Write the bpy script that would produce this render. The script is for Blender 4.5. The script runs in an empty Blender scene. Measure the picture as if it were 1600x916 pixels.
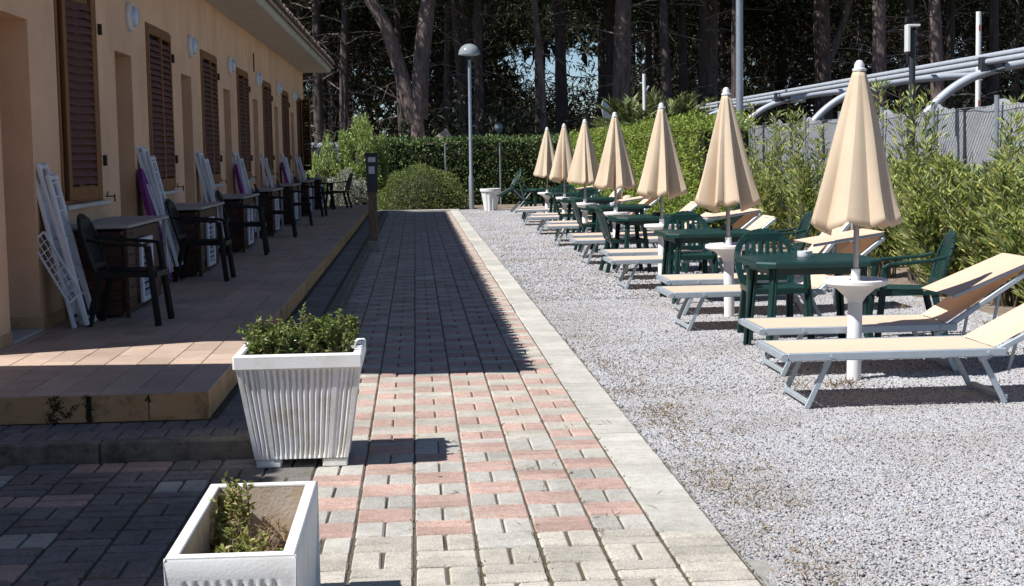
import bpy, math, random
import numpy as np
from mathutils import Vector, Matrix, Euler
random.seed(7); RNG = np.random.default_rng(11)
SC = bpy.context.scene; COL = SC.collection
R = math.radians

# ------------------------------------------------------------------ camera
F_PX, CX, CY, ROLL, VPX, VPY, CAM_H = 2400., 800., 458., 0.018, 648., 243., 1.545
def unit(v): v = np.array(v, float); return v / np.linalg.norm(v)
_y = unit([(VPX - CX) / F_PX, (VPY - CY) / F_PX, 1]); _d = unit(np.cross(_y, unit([1, -ROLL, 0])))
if _d[1] < 0: _d = -_d
_x = unit(np.cross(_d, _y)); _x = _x if _x[0] > 0 else -_x
_m = np.array([_x, _y, -_d]).T
cam_data = bpy.data.cameras.new("camera"); cam = bpy.data.objects.new("camera", cam_data); COL.objects.link(cam)
cam_data.sensor_width = 36; cam_data.lens = 54; cam_data.clip_start = 0.05; cam_data.clip_end = 2000
cam.matrix_world = Matrix([[_m[0][i], -_m[1][i], -_m[2][i], (0, 0, CAM_H)[i]] for i in range(3)] + [[0, 0, 0, 1]])
SC.camera = cam
SC.render.resolution_x, SC.render.resolution_y = 1024, 586

# ------------------------------------------------------------------ sun, sky, exposure
SUN_TO = Vector((-.72, -.28, 1)).normalized()
sd = bpy.data.lights.new("sun", 'SUN'); sd.energy = 5.0; sd.angle = R(.5); sd.color = (1, .985, .965)
sun = bpy.data.objects.new("sun", sd); COL.objects.link(sun); sun.location = (-20, -10, 30)
sun.rotation_euler = SUN_TO.to_track_quat('Z', 'Y').to_euler()
W = bpy.data.worlds.new("World"); SC.world = W; W.use_nodes = True
wn = W.node_tree; bg = wn.nodes['Background']; sky = wn.nodes.new('ShaderNodeTexSky')
sky.sky_type = 'NISHITA'; sky.sun_disc = False; sky.sun_elevation = math.asin(SUN_TO.z)
sky.sun_rotation = math.atan2(SUN_TO.x, SUN_TO.y) % (2 * math.pi); sky.air_density = 1.0; sky.dust_density = .05; sky.ozone_density = 3.5; sky.altitude = 2500
wn.links.new(sky.outputs[0], bg.inputs[0]); bg.inputs[1].default_value = .075
vs = SC.view_settings; vs.view_transform = 'Standard'; vs.look = 'None'; vs.exposure = 0.4; vs.gamma = 1
SC.cycles.use_denoising = True; SC.cycles.max_bounces = 6; SC.cycles.diffuse_bounces = 3; SC.cycles.transparent_max_bounces = 6

# ------------------------------------------------------------------ materials
def mat(name, cols, scale=8, rough=.7, bump=0, bscale=60, isl=0.0, obj=0.0, trans=0.0, spec=.4, metal=0.0, dirt=None, dscale=2.0, damt=.5, stretch=(1, 1, 1), detail=4, grain=0.0, gscale=260, wvar=0.0, wscale=1.3):
    """cols: list of colours blended by noise; isl / obj: value jitter per loose piece / per object"""
    m = bpy.data.materials.new(name); m.use_nodes = True; nt = m.node_tree; N = nt.nodes; L = nt.links
    b = N['Principled BSDF']; b.inputs['Roughness'].default_value = rough; b.inputs['Metallic'].default_value = metal
    b.inputs['Specular IOR Level'].default_value = spec
    tc = N.new('ShaderNodeTexCoord'); mp = N.new('ShaderNodeMapping'); mp.inputs['Scale'].default_value = stretch
    geo = N.new('ShaderNodeNewGeometry'); oi = N.new('ShaderNodeObjectInfo')
    L.new(tc.outputs['Object'], mp.inputs['Vector'])
    off = N.new('ShaderNodeVectorMath'); off.operation = 'MULTIPLY_ADD'; off.inputs[1].default_value = (37, 53, 71)
    L.new(oi.outputs['Random'], off.inputs[0]); L.new(mp.outputs[0], off.inputs[2])
    ns = N.new('ShaderNodeTexNoise'); ns.inputs['Scale'].default_value = scale; ns.inputs['Detail'].default_value = detail; ns.inputs['Roughness'].default_value = .65
    L.new(off.outputs[0], ns.inputs['Vector'])
    rp = N.new('ShaderNodeValToRGB'); L.new(ns.outputs[0], rp.inputs[0])
    els = rp.color_ramp.elements; n = len(cols)
    while len(els) < max(n, 2): els.new(.5)
    for i in range(len(els)):
        els[i].position = .28 + .44 * i / max(len(els) - 1, 1); c = cols[min(i, n - 1)]; els[i].color = (*c, 1)
    out = rp.outputs[0]
    if dirt:
        n2 = N.new('ShaderNodeTexNoise'); n2.inputs['Scale'].default_value = dscale; n2.inputs['Detail'].default_value = 6; n2.inputs['Roughness'].default_value = .7
        L.new(off.outputs[0], n2.inputs['Vector'])
        r2 = N.new('ShaderNodeMapRange'); r2.inputs[1].default_value = .5; r2.inputs[2].default_value = .68; r2.inputs[4].default_value = damt
        L.new(n2.outputs[0], r2.inputs[0]); mx = N.new('ShaderNodeMix'); mx.data_type = 'RGBA'
        L.new(r2.outputs[0], mx.inputs[0]); L.new(out, mx.inputs[6]); mx.inputs[7].default_value = (*dirt, 1); out = mx.outputs[2]
    if grain:
        ng = N.new('ShaderNodeTexNoise'); ng.inputs['Scale'].default_value = gscale; ng.inputs['Detail'].default_value = 2; L.new(off.outputs[0], ng.inputs['Vector'])
        gr = N.new('ShaderNodeMapRange'); gr.inputs[1].default_value = .3; gr.inputs[2].default_value = .7; gr.inputs[3].default_value = 1 - grain; gr.inputs[4].default_value = 1 + grain; L.new(ng.outputs[0], gr.inputs[0])
        gm = N.new('ShaderNodeMix'); gm.data_type = 'RGBA'; gm.blend_type = 'MULTIPLY'; gm.inputs[0].default_value = 1; L.new(out, gm.inputs[6]); L.new(gr.outputs[0], gm.inputs[7]); out = gm.outputs[2]
    if wvar:   # broad wear that runs across neighbouring pieces
        nw = N.new('ShaderNodeTexNoise'); nw.inputs['Scale'].default_value = wscale; nw.inputs['Detail'].default_value = 5; nw.inputs['Roughness'].default_value = .6; L.new(geo.outputs['Position'], nw.inputs['Vector'])
        wr_ = N.new('ShaderNodeMapRange'); wr_.inputs[1].default_value = .33; wr_.inputs[2].default_value = .67; wr_.inputs[3].default_value = 1 - wvar; wr_.inputs[4].default_value = 1 + wvar * .6; L.new(nw.outputs[0], wr_.inputs[0])
        wm = N.new('ShaderNodeMix'); wm.data_type = 'RGBA'; wm.blend_type = 'MULTIPLY'; wm.inputs[0].default_value = 1; L.new(out, wm.inputs[6]); L.new(wr_.outputs[0], wm.inputs[7]); out = wm.outputs[2]
    for amt, src in ((isl, geo.outputs['Random Per Island']), (obj, oi.outputs['Random'])):
        if amt:
            mr = N.new('ShaderNodeMapRange'); mr.inputs[3].default_value = 1 - amt; mr.inputs[4].default_value = 1 + amt
            L.new(src, mr.inputs[0]); mm = N.new('ShaderNodeMix'); mm.data_type = 'RGBA'; mm.blend_type = 'MULTIPLY'; mm.inputs[0].default_value = 1
            L.new(out, mm.inputs[6]); L.new(mr.outputs[0], mm.inputs[7]); out = mm.outputs[2]
    L.new(out, b.inputs['Base Color'])
    if bump:
        nb = N.new('ShaderNodeTexNoise'); nb.inputs['Scale'].default_value = bscale; nb.inputs['Detail'].default_value = 5; L.new(off.outputs[0], nb.inputs['Vector'])
        bp = N.new('ShaderNodeBump'); bp.inputs['Strength'].default_value = min(bump, 1); bp.inputs['Distance'].default_value = .004 * max(bump, 1)
        L.new(nb.outputs[0], bp.inputs['Height']); L.new(bp.outputs[0], b.inputs['Normal'])
    if trans:
        t = N.new('ShaderNodeBsdfTranslucent'); L.new(out, t.inputs[0]); ms = N.new('ShaderNodeMixShader'); ms.inputs[0].default_value = trans
        L.new(b.outputs[0], ms.inputs[1]); L.new(t.outputs[0], ms.inputs[2]); L.new(ms.outputs[0], N['Material Output'].inputs[0])
    return m

def leafmat(name, cols, trans=.3, rough=.45):
    """each leaf takes one colour of the list"""
    m = bpy.data.materials.new(name); m.use_nodes = True; nt = m.node_tree; N = nt.nodes; L = nt.links
    b = N['Principled BSDF']; b.inputs['Roughness'].default_value = rough; b.inputs['Specular IOR Level'].default_value = .35
    geo = N.new('ShaderNodeNewGeometry'); rp = N.new('ShaderNodeValToRGB'); L.new(geo.outputs['Random Per Island'], rp.inputs[0])
    els = rp.color_ramp.elements; n = len(cols)
    while len(els) < n: els.new(.5)
    for i in range(len(els)): els[i].position = i / max(n - 1, 1); els[i].color = (*cols[min(i, n - 1)], 1)
    L.new(rp.outputs[0], b.inputs['Base Color'])
    t = N.new('ShaderNodeBsdfTranslucent'); L.new(rp.outputs[0], t.inputs[0]); ms = N.new('ShaderNodeMixShader'); ms.inputs[0].default_value = trans
    L.new(b.outputs[0], ms.inputs[1]); L.new(t.outputs[0], ms.inputs[2]); L.new(ms.outputs[0], N['Material Output'].inputs[0])
    return m

M = {}
M['soil'] = mat('soil', [(.10, .075, .055), (.22, .17, .13), (.30, .25, .2)], 9, .95, 1, 40)
M['forest_floor'] = mat('forest_floor', [(.05, .035, .025), (.10, .07, .05)], 3, .95, .6, 20)
M['gravel_bed'] = mat('gravel_bed', [(.16, .155, .15), (.35, .345, .34), (.5, .49, .485)], 95, .9, 3, 120, dirt=(.24, .17, .12), dscale=.9, damt=.35, detail=2)
M['sand_joint'] = mat('sand_joint', [(.05, .04, .028), (.11, .09, .062), (.085, .08, .035)], 14, .95, .5, 80)
PB = dict(scale=26, rough=.88, bump=1.2, bscale=170, isl=.14, obj=.14, grain=.3, gscale=150, wvar=.22, wscale=2.2)
M['paver_pink'] = mat('paver_pink', [(.42, .26, .21), (.51, .345, .285), (.55, .40, .34)], dirt=(.44, .38, .33), dscale=7, damt=.55, **PB)
M['paver_grey'] = mat('paver_grey', [(.385, .36, .315), (.475, .45, .40), (.53, .505, .455)], dirt=(.50, .46, .38), dscale=6, damt=.5, **PB)
M['paver_beige'] = mat('paver_beige', [(.44, .40, .33), (.53, .485, .41), (.58, .54, .465)], dirt=(.36, .33, .27), dscale=6, damt=.4, **PB)
M['paver_dark'] = mat('paver_dark', [(.17, .15, .14), (.23, .205, .19), (.28, .25, .235)], dirt=(.13, .13, .07), dscale=5, damt=.6, **PB)
M['kerb_stone'] = mat('kerb_stone', [(.455, .43, .375), (.535, .51, .455), (.575, .55, .495)], 18, .9, .8, 150, isl=.06, obj=.06, grain=.18, gscale=140, wvar=.2, wscale=1.6, dirt=(.40, .36, .28), dscale=5, damt=.4)
M['old_kerb'] = mat('old_kerb', [(.11, .095, .075), (.2, .175, .14), (.26, .23, .19)], 12, .92, 1, 90, dirt=(.045, .045, .03), dscale=5, damt=.8)
M['terrace_tile'] = mat('terrace_tile', [(.47, .34, .255), (.55, .415, .325)], 10, .6, .2, 60, isl=.12, obj=.14, wvar=.15, dirt=(.36, .25, .19), dscale=4, damt=.35)
M['edge_tile'] = mat('edge_tile', [(.50, .30, .14), (.57, .36, .19)], 6, .65, .2, 60, isl=.08, obj=.08, dirt=(.05, .04, .02), dscale=4.5, damt=.85)
M['marble'] = mat('marble', [(.42, .41, .40), (.55, .54, .53)], 6, .4)
M['render_wall'] = mat('render_wall', [(.74, .455, .275), (.80, .515, .325)], 1.4, .9, .7, 90, dirt=(.56, .325, .20), dscale=1.1, damt=.55, wvar=.12, wscale=.9, stretch=(1, 1, .5))
M['soffit'] = mat('soffit', [(.52, .45, .38), (.58, .51, .44)], 2, .9, .2, 40, dirt=(.40, .34, .27), dscale=1.2, damt=.5)
M['slab_edge'] = mat('slab_edge', [(.42, .42, .36), (.52, .51, .45)], 4, .9, .4, 40, dirt=(.2, .2, .15), dscale=2, damt=.6)
M['roof_tile'] = mat('roof_tile', [(.17, .12, .095), (.27, .2, .155), (.38, .3, .24)], 9, .9, .6, 60, isl=.2, obj=.2, dirt=(.42, .4, .34), dscale=7, damt=.6)
M['shutter_frame'] = mat('shutter_frame', [(.19, .082, .028), (.27, .12, .042)], 7, .6, bump=.15, bscale=40, spec=.2, stretch=(6, 6, .6))
M['shutter_slat'] = mat('shutter_slat', [(.13, .06, .048), (.17, .08, .064)], 9, .65, .1, 40, spec=.15)
M['shutter_open'] = mat('shutter_open', [(.20, .082, .022), (.26, .115, .035)], 7, .5)
M['iron'] = mat('iron', [(.02, .016, .014), (.035, .027, .022)], 20, .5)
M['lamp_white'] = mat('lamp_white', [(.68, .68, .66), (.75, .75, .73)], 10, .4)
M['lamp_glass'] = mat('lamp_glass', [(.46, .56, .70), (.55, .64, .76)], 9, .12, spec=.7)
M['white_plastic'] = mat('white_plastic', [(.66, .68, .72), (.75, .76, .79)], 8, .4, dirt=(.55, .55, .54), dscale=5, damt=.4)
M['white_paint'] = mat('white_paint', [(.76, .75, .73), (.82, .81, .79)], 12, .55, dirt=(.6, .58, .54), dscale=6, damt=.3)
M['planter'] = mat('planter', [(.80, .79, .77), (.85, .845, .83)], 9, .75, .2, 110, dirt=(.60, .55, .44), dscale=5, damt=.45)
M['planter_stain'] = mat('planter_stain', [(.78, .76, .71), (.85, .84, .82), (.88, .875, .865)], 9, .8, .3, 110, dirt=(.48, .44, .24), dscale=6, damt=.5)
M['planter_inside'] = mat('planter_inside', [(.40, .28, .17), (.52, .42, .31), (.60, .54, .46)], 7, .85, .5, 80)
M['potting_soil'] = mat('potting_soil', [(.05, .03, .02), (.13, .085, .055), (.2, .14, .1)], 40, .95, 2, 80)
M['cream_fabric'] = mat('cream_fabric', [(.65, .515, .365), (.70, .565, .41)], 3, .85, .25, 500, obj=.06, trans=.12, dirt=(.56, .44, .31), dscale=3.5, damt=.45)
M['cream_sling'] = mat('cream_sling', [(.74, .545, .395), (.79, .585, .43)], 4, .8, .25, 420, obj=.05, trans=.12)
M['pole_grey'] = mat('pole_grey', [(.36, .36, .37), (.44, .44, .45)], 10, .35, metal=.5)
M['aluminium'] = mat('aluminium', [(.40, .45, .49), (.49, .54, .58)], 12, .42, metal=.3, spec=.5)
M['green_plastic'] = mat('green_plastic', [(.008, .034, .030), (.012, .045, .039)], 7, .36, spec=.4, dirt=(.02, .07, .062), dscale=5, damt=.5)
M['black_plastic'] = mat('black_plastic', [(.006, .008, .008), (.010, .012, .012)], 7, .55, spec=.25)
M['counter'] = mat('counter', [(.33, .31, .30), (.40, .38, .37)], 5, .5)
M['wood_brown'] = mat('wood_brown', [(.045, .018, .012), (.085, .033, .02)], 5, .6, .3, 40, obj=.3, stretch=(1, 1, 9))
M['purple'] = mat('purple', [(.16, .02, .16), (.22, .03, .21)], 6, .7)
M['wood_post'] = mat('wood_post', [(.12, .08, .05), (.21, .145, .095), (.27, .20, .14)], 6, .85, .5, 50, stretch=(9, 9, .8))
M['box_dark'] = mat('box_dark', [(.03, .036, .042), (.045, .052, .06)], 8, .45)
M['label_white'] = mat('label_white', [(.55, .56, .6), (.68, .69, .72)], 30, .6)
M['concrete'] = mat('concrete', [(.28, .26, .23), (.38, .36, .32)], 12, .9, .8, 80)
M['galvanised'] = mat('galvanised', [(.30, .33, .36), (.40, .43, .46)], 14, .45, metal=.5)
M['lamp_dome'] = mat('lamp_dome', [(.22, .25, .26), (.32, .35, .36)], 6, .12, spec=.7)
M['dark_metal'] = mat('dark_metal', [(.03, .034, .042), (.045, .05, .058)], 8, .45)
M['steel_white'] = mat('steel_white', [(.42, .45, .49), (.52, .55, .59)], 5, .4, metal=.15)
M['red'] = mat('red', [(.4, .05, .03), (.45, .07, .04)], 5, .5)
M['shade_net'] = mat('shade_net', [(.46, .475, .50), (.56, .575, .60)], 5, .9, .3, 60, trans=.3, dirt=(.58, .59, .61), dscale=1.5, damt=.6)
M['bark'] = mat('bark', [(.06, .043, .038), (.17, .122, .107), (.29, .215, .19)], 5, .95, 8, 14, stretch=(1.6, 1.6, .45))
M['bark_dark'] = mat('bark_dark', [(.05, .038, .034), (.12, .09, .08)], 5, .95, 6, 14, stretch=(1.6, 1.6, .45))
M['twig'] = mat('twig', [(.10, .075, .05), (.2, .16, .11)], 20, .9)
M['dead_twig'] = mat('dead_twig', [(.16, .13, .11), (.26, .22, .19)], 9, .9)
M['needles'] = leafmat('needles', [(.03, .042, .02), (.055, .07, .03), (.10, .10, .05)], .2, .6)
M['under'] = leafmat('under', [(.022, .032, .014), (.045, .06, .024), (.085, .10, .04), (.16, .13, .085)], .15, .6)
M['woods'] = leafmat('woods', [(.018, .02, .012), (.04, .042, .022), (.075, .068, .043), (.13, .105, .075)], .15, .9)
M['oleander'] = leafmat('oleander', [(.05, .09, .03), (.14, .21, .05), (.34, .42, .10), (.50, .55, .17), (.58, .55, .16), (.22, .30, .08), (.52, .52, .31)], .4)
M['laurel'] = leafmat('laurel', [(.035, .07, .025), (.085, .145, .045), (.18, .26, .085), (.34, .41, .17)], .25)
M['bright_hedge'] = leafmat('bright_hedge', [(.12, .17, .03), (.22, .30, .045), (.33, .41, .07), (.28, .35, .08)], .35)
M['pitto'] = leafmat('pitto', [(.17, .24, .06), (.32, .41, .12), (.46, .54, .21)], .3)
M['mound'] = leafmat('mound', [(.08, .13, .04), (.15, .21, .06), (.23, .29, .09), (.30, .29, .08)], .25)
M['silver'] = leafmat('silver', [(.24, .26, .21), (.38, .40, .33), (.5, .51, .45)], .2)
M['box_leaf'] = leafmat('box_leaf', [(.07, .12, .025), (.14, .21, .045), (.24, .30, .08), (.36, .30, .15)], .3)
M['succulent'] = leafmat('succulent', [(.14, .17, .035), (.26, .29, .07), (.36, .36, .12), (.38, .29, .15)], .25)
M['dry'] = leafmat('dry', [(.20, .13, .07), (.33, .23, .12), (.42, .32, .19)], .2, .8)
M['moss'] = leafmat('moss', [(.05, .07, .015), (.10, .11, .03), (.15, .13, .05)], .2, .8)
M['core_leaf'] = leafmat('core_leaf', [(.02, .016, .008), (.05, .04, .02), (.035, .04, .012)], 0, .9)
M['palm'] = leafmat('palm', [(.12, .16, .05), (.21, .25, .09), (.3, .32, .15)], .25)
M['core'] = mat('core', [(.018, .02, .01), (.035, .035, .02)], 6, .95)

# ------------------------------------------------------------------ mesh building
class MB:
    def __init__(s): s.v = []; s.f = []; s.m = []
    def add(s, vs, fs, mi=0):
        o = len(s.v); s.v += [tuple(map(float, p)) for p in vs]; s.f += [tuple(i + o for i in f) for f in fs]; s.m += [mi] * len(fs); return s
    def box(s, lo, hi, b=0.0, mi=0, T=None):
        (x0, y0, z0), (x1, y1, z1) = lo, hi
        if b <= 0:
            vs = [(x, y, z) for x in (x0, x1) for y in (y0, y1) for z in (z0, z1)]
            fs = [(0, 1, 3, 2), (4, 6, 7, 5), (0, 4, 5, 1), (2, 3, 7, 6), (0, 2, 6, 4), (1, 5, 7, 3)]
        else:
            vs = []; idx = {}
            lo_, hi_ = (x0, y0, z0), (x1, y1, z1)
            for sx in (0, 1):
                for sy in (0, 1):
                    for sz in (0, 1):
                        c = [hi_[a] if (sx, sy, sz)[a] else lo_[a] for a in range(3)]
                        for a in range(3):
                            p = list(c)
                            for k in range(3):
                                if k != a: p[k] += -b if (sx, sy, sz)[k] else b
                            idx[(sx, sy, sz, a)] = len(vs); vs.append(p)
            fs = []
            for a in range(3):
                u, w = (a + 1) % 3, (a + 2) % 3
                for sgn in (0, 1):
                    q = []
                    for (i, j) in ((0, 0), (1, 0), (1, 1), (0, 1)):
                        k = [0, 0, 0]; k[a] = sgn; k[u] = i; k[w] = j; q.append(idx[(*k, a)])
                    fs.append(tuple(q if sgn else q[::-1]))
                for i in (0, 1):
                    for j in (0, 1):
                        q = []
                        for (e, t) in ((0, u), (1, u), (1, w), (0, w)):
                            k = [0, 0, 0]; k[a] = e; k[u] = i; k[w] = j; q.append(idx[(*k, t)])
                        fs.append(tuple(q if (i == j) else q[::-1]))
            for sx in (0, 1):
                for sy in (0, 1):
                    for sz in (0, 1):
                        q = [idx[(sx, sy, sz, a)] for a in range(3)]
                        fs.append(tuple(q if (sx + sy + sz) % 2 else q[::-1]))
        if T is not None: vs = [tuple(T @ Vector(p)) for p in vs]
        return s.add(vs, fs, mi)
    def bar(s, a, b_, w, h, bev=0.0, up=(0, 0, 1), mi=0):
        """rectangular bar from a to b_, w wide, h along up"""
        a = Vector(a); b_ = Vector(b_); d = b_ - a; L = d.length; d.normalize(); up = Vector(up)
        if abs(d.dot(up)) > .98: up = Vector((1, 0, 0))
        y = up.cross(d).normalized(); z = d.cross(y)
        T = Matrix(((d.x, y.x, z.x, a.x), (d.y, y.y, z.y, a.y), (d.z, y.z, z.z, a.z), (0, 0, 0, 1)))
        return s.box((0, -w / 2, -h / 2), (L, w / 2, h / 2), bev, mi, T)
    def tube(s, pts, rad, n=8, cap=True, mi=0):
        pts = [Vector(p) for p in pts]; k = len(pts); rad = [rad] * k if not hasattr(rad, '__len__') else rad
        vs = []; prev = None
        for i, p in enumerate(pts):
            t = (pts[min(i + 1, k - 1)] - pts[max(i - 1, 0)]).normalized()
            if prev is None: prev = t.orthogonal().normalized()
            u = (prev - t * prev.dot(t)).normalized(); prev = u; w = t.cross(u)
            vs += [p + (u * math.cos(2 * math.pi * j / n) + w * math.sin(2 * math.pi * j / n)) * rad[i] for j in range(n)]
        fs = [(i * n + j, i * n + (j + 1) % n, (i + 1) * n + (j + 1) % n, (i + 1) * n + j) for i in range(k - 1) for j in range(n)]
        if cap: fs += [tuple(range(n))[::-1], tuple((k - 1) * n + j for j in range(n))]
        return s.add(vs, fs, mi)
    def lathe(s, prof, n=20, c=(0, 0, 0), mi=0):
        vs = [(c[0] + r * math.cos(2 * math.pi * j / n), c[1] + r * math.sin(2 * math.pi * j / n), c[2] + z) for r, z in prof for j in range(n)]
        k = len(prof)
        fs = [(i * n + j, i * n + (j + 1) % n, (i + 1) * n + (j + 1) % n, (i + 1) * n + j) for i in range(k - 1) for j in range(n)]
        fs += [tuple(range(n))[::-1], tuple((k - 1) * n + j for j in range(n))]
        return s.add(vs, fs, mi)
    def grid(s, P, nu, nv, mi=0):
        return s.add(P, [(i * nv + j, (i + 1) * nv + j, (i + 1) * nv + j + 1, i * nv + j + 1) for i in range(nu - 1) for j in range(nv - 1)], mi)
    def mesh(s, name, mats, smooth=False):
        me = bpy.data.meshes.new(name); me.from_pydata(s.v, [], s.f)
        for m in (mats if isinstance(mats, (list, tuple)) else [mats]): me.materials.append(M[m])
        if len(me.materials) > 1: me.polygons.foreach_set('material_index', s.m)
        if smooth:
            me.polygons.foreach_set('use_smooth', [True] * len(s.f)); me.set_sharp_from_angle(angle=R(smooth if smooth is not True else 40))
        me.update(); return me
    def build(s, name, mats, parent=None, smooth=False, loc=(0, 0, 0), rot=(0, 0, 0), **kw):
        return obj(name, s.mesh(name, mats, smooth), parent, loc, rot, **kw)

def fast(name, V, T, m, smooth=False):
    me = bpy.data.meshes.new(name); V = np.asarray(V, np.float32); T = np.asarray(T, np.int32); k = T.shape[1]
    me.vertices.add(len(V)); me.vertices.foreach_set('co', V.ravel()); me.loops.add(T.size); me.loops.foreach_set('vertex_index', T.ravel())
    me.polygons.add(len(T)); me.polygons.foreach_set('loop_start', np.arange(0, T.size, k, dtype=np.int32)); me.polygons.foreach_set('loop_total', np.full(len(T), k, np.int32))
    if smooth: me.polygons.foreach_set('use_smooth', np.ones(len(T), bool))
    me.materials.append(M[m]); me.update(calc_edges=True); return me

def obj(name, me, parent=None, loc=(0, 0, 0), rot=(0, 0, 0), label=None, cat=None, group=None, kind=None):
    o = bpy.data.objects.new(name, me); COL.objects.link(o); o.location = loc; o.rotation_euler = rot
    if parent: o.parent = parent
    for k, v in (('label', label), ('category', cat), ('group', group), ('kind', kind)):
        if v: o[k] = v
    return o
def thing(name, label, cat, loc=(0, 0, 0), rz=0, group=None, rot=None):
    return obj(name, None, None, loc, rot or (0, 0, rz), label, cat, group)
def dup(root, loc, rz=None, label=None, group=None, rot=None):
    def cp(o, p):
        c = o.copy(); COL.objects.link(c); c.parent = p
        for ch in list(o.children): cp(ch, c)
        return c
    c = cp(root, None); c.location = loc
    if rz is not None: c.rotation_euler = (0, 0, rz)
    if rot is not None: c.rotation_euler = rot
    if label: c['label'] = label
    if group: c['group'] = group
    return c

def leaves(P, D, L, Wd, name, m, fold=.25, face=.8):
    """lance-shaped leaves of 2 triangles at P along D"""
    P = np.asarray(P, float); D = np.asarray(D, float); n = len(P); D = D / (np.linalg.norm(D, axis=1, keepdims=True) + 1e-9)
    r = RNG.normal(size=(n, 3)) * .75 + [0, 0, face]; S = np.cross(D, r); S /= np.linalg.norm(S, axis=1, keepdims=True) + 1e-9; Nn = np.cross(S, D)
    L = np.broadcast_to(np.asarray(L, float), (n,))[:, None] * RNG.uniform(.7, 1.25, (n, 1)); Wd = np.broadcast_to(np.asarray(Wd, float), (n,))[:, None]
    mid = P + D * L * .45; V = np.stack([P, mid + S * Wd * .5 + Nn * Wd * fold, P + D * L - Nn * L * .12, mid - S * Wd * .5 + Nn * Wd * fold], 1).reshape(-1, 3)
    i = np.arange(n)[:, None] * 4; T = np.concatenate([i + [0, 1, 2], i + [0, 2, 3]], 1).reshape(-1, 3)
    return fast(name, V, T, m)
def rdir(n, up=0.0): d = RNG.normal(size=(n, 3)); d /= np.linalg.norm(d, axis=1, keepdims=True); d[:, 2] += up; return d

# ================================================================== GROUND
def sheet(name, x0, x1, y0, y1, z, m, nx=1, ny=1, jit=0.0, **kw):
    b = MB(); P = [(x0 + (x1 - x0) * i / nx, y0 + (y1 - y0) * j / ny, z + random.uniform(-jit, jit)) for i in range(nx + 1) for j in range(ny + 1)]
    b.grid(P, nx + 1, ny + 1); return b.build(name, m, **kw)
sheet('ground', -600, 600, -300, 900, -.03, 'forest_floor', kind='structure')
gb = sheet('gravel_bed', 1.17, 5.3, -4, 45, -.012, 'gravel_bed', 30, 260, .006, kind='structure')
sheet('soil', 5.0, 7.4, -4, 46, -.006, 'soil', 14, 120, .02, kind='structure')
sheet('soil', -6, 9, 42.6, 49, -.008, 'soil', 30, 14, .01, kind='structure')

# gravel stones: instanced pebbles, denser near the camera
def gravel(name, x0, x1, y0, y1, dens, size, seed):
    o = sheet(name, x0, x1, y0, y1, -.004, 'gravel_bed', kind='stuff')
    ng = bpy.data.node_groups.new(name, 'GeometryNodeTree'); ng.interface.new_socket('Geometry', in_out='INPUT', socket_type='NodeSocketGeometry'); ng.interface.new_socket('Geometry', in_out='OUTPUT', socket_type='NodeSocketGeometry')
    N = ng.nodes; L = ng.links; gi = N.new('NodeGroupInput'); go = N.new('NodeGroupOutput')
    dp = N.new('GeometryNodeDistributePointsOnFaces'); dp.inputs['Density'].default_value = dens; dp.inputs['Seed'].default_value = seed
    ic = N.new('GeometryNodeMeshIcoSphere'); ic.inputs['Radius'].default_value = 1; ic.inputs['Subdivisions'].default_value = 1
    sm = N.new('GeometryNodeSetMaterial'); sm.inputs['Material'].default_value = M['pebble']
    rs = N.new('FunctionNodeRandomValue'); rs.data_type = 'FLOAT_VECTOR'; rs.inputs[0].default_value = (size * .55,) * 2 + (size * .35,); rs.inputs[1].default_value = (size * 1.35, size * 1.1, size * .8)
    rr = N.new('FunctionNodeRandomValue'); rr.data_type = 'FLOAT_VECTOR'; rr.inputs[0].default_value = (-.5, -.5, 0); rr.inputs[1].default_value = (.5, .5, 6.28)
    ip = N.new('GeometryNodeInstanceOnPoints')
    L.new(gi.outputs[0], dp.inputs['Mesh']); L.new(dp.outputs['Points'], ip.inputs['Points']); L.new(ic.outputs['Mesh'], sm.inputs['Geometry']); L.new(sm.outputs[0], ip.inputs['Instance'])
    L.new(rr.outputs[0], ip.inputs['Rotation']); L.new(rs.outputs[0], ip.inputs['Scale']); L.new(ip.outputs[0], go.inputs[0])
    md = o.modifiers.new('pebbles', 'NODES'); md.node_group = ng; return o
def pebble_mat():
    m = bpy.data.materials.new('pebble'); m.use_nodes = True; N = m.node_tree.nodes; L = m.node_tree.links; b = N['Principled BSDF']; b.inputs['Roughness'].default_value = .85; b.inputs['Specular IOR Level'].default_value = .25
    oi = N.new('ShaderNodeObjectInfo'); rp = N.new('ShaderNodeValToRGB'); L.new(oi.outputs['Random'], rp.inputs[0]); e = rp.color_ramp.elements
    cs = [(0, (.20, .19, .19)), (.12, (.32, .315, .315)), (.4, (.41, .41, .42)), (.66, (.48, .48, .49)), (.84, (.45, .435, .42)), (.95, (.40, .32, .27)), (1, (.56, .555, .55))]
    while len(e) < len(cs): e.new(.5)
    for q, (p, c) in zip(e, cs): q.position = p; q.color = (*c, 1)
    g2 = N.new('ShaderNodeNewGeometry'); nw = N.new('ShaderNodeTexNoise'); nw.inputs['Scale'].default_value = 1.1; nw.inputs['Detail'].default_value = 5; L.new(g2.outputs['Position'], nw.inputs['Vector'])
    r3 = N.new('ShaderNodeValToRGB'); L.new(nw.outputs[0], r3.inputs[0]); q = r3.color_ramp.elements; q[0].position = .32; q[0].color = (.86, .83, .80, 1); q[1].position = .55; q[1].color = (1.04, 1.04, 1.06, 1)
    mm = N.new('ShaderNodeMix'); mm.data_type = 'RGBA'; mm.blend_type = 'MULTIPLY'; mm.inputs[0].default_value = 1; L.new(rp.outputs[0], mm.inputs[6]); L.new(r3.outputs[0], mm.inputs[7]); L.new(mm.outputs[2], b.inputs['Base Color']); return m
M['pebble'] = pebble_mat()
gravel('gravel', 1.215, 4.2, 4.6, 9.5, 8800, .0076, 1)
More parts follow.
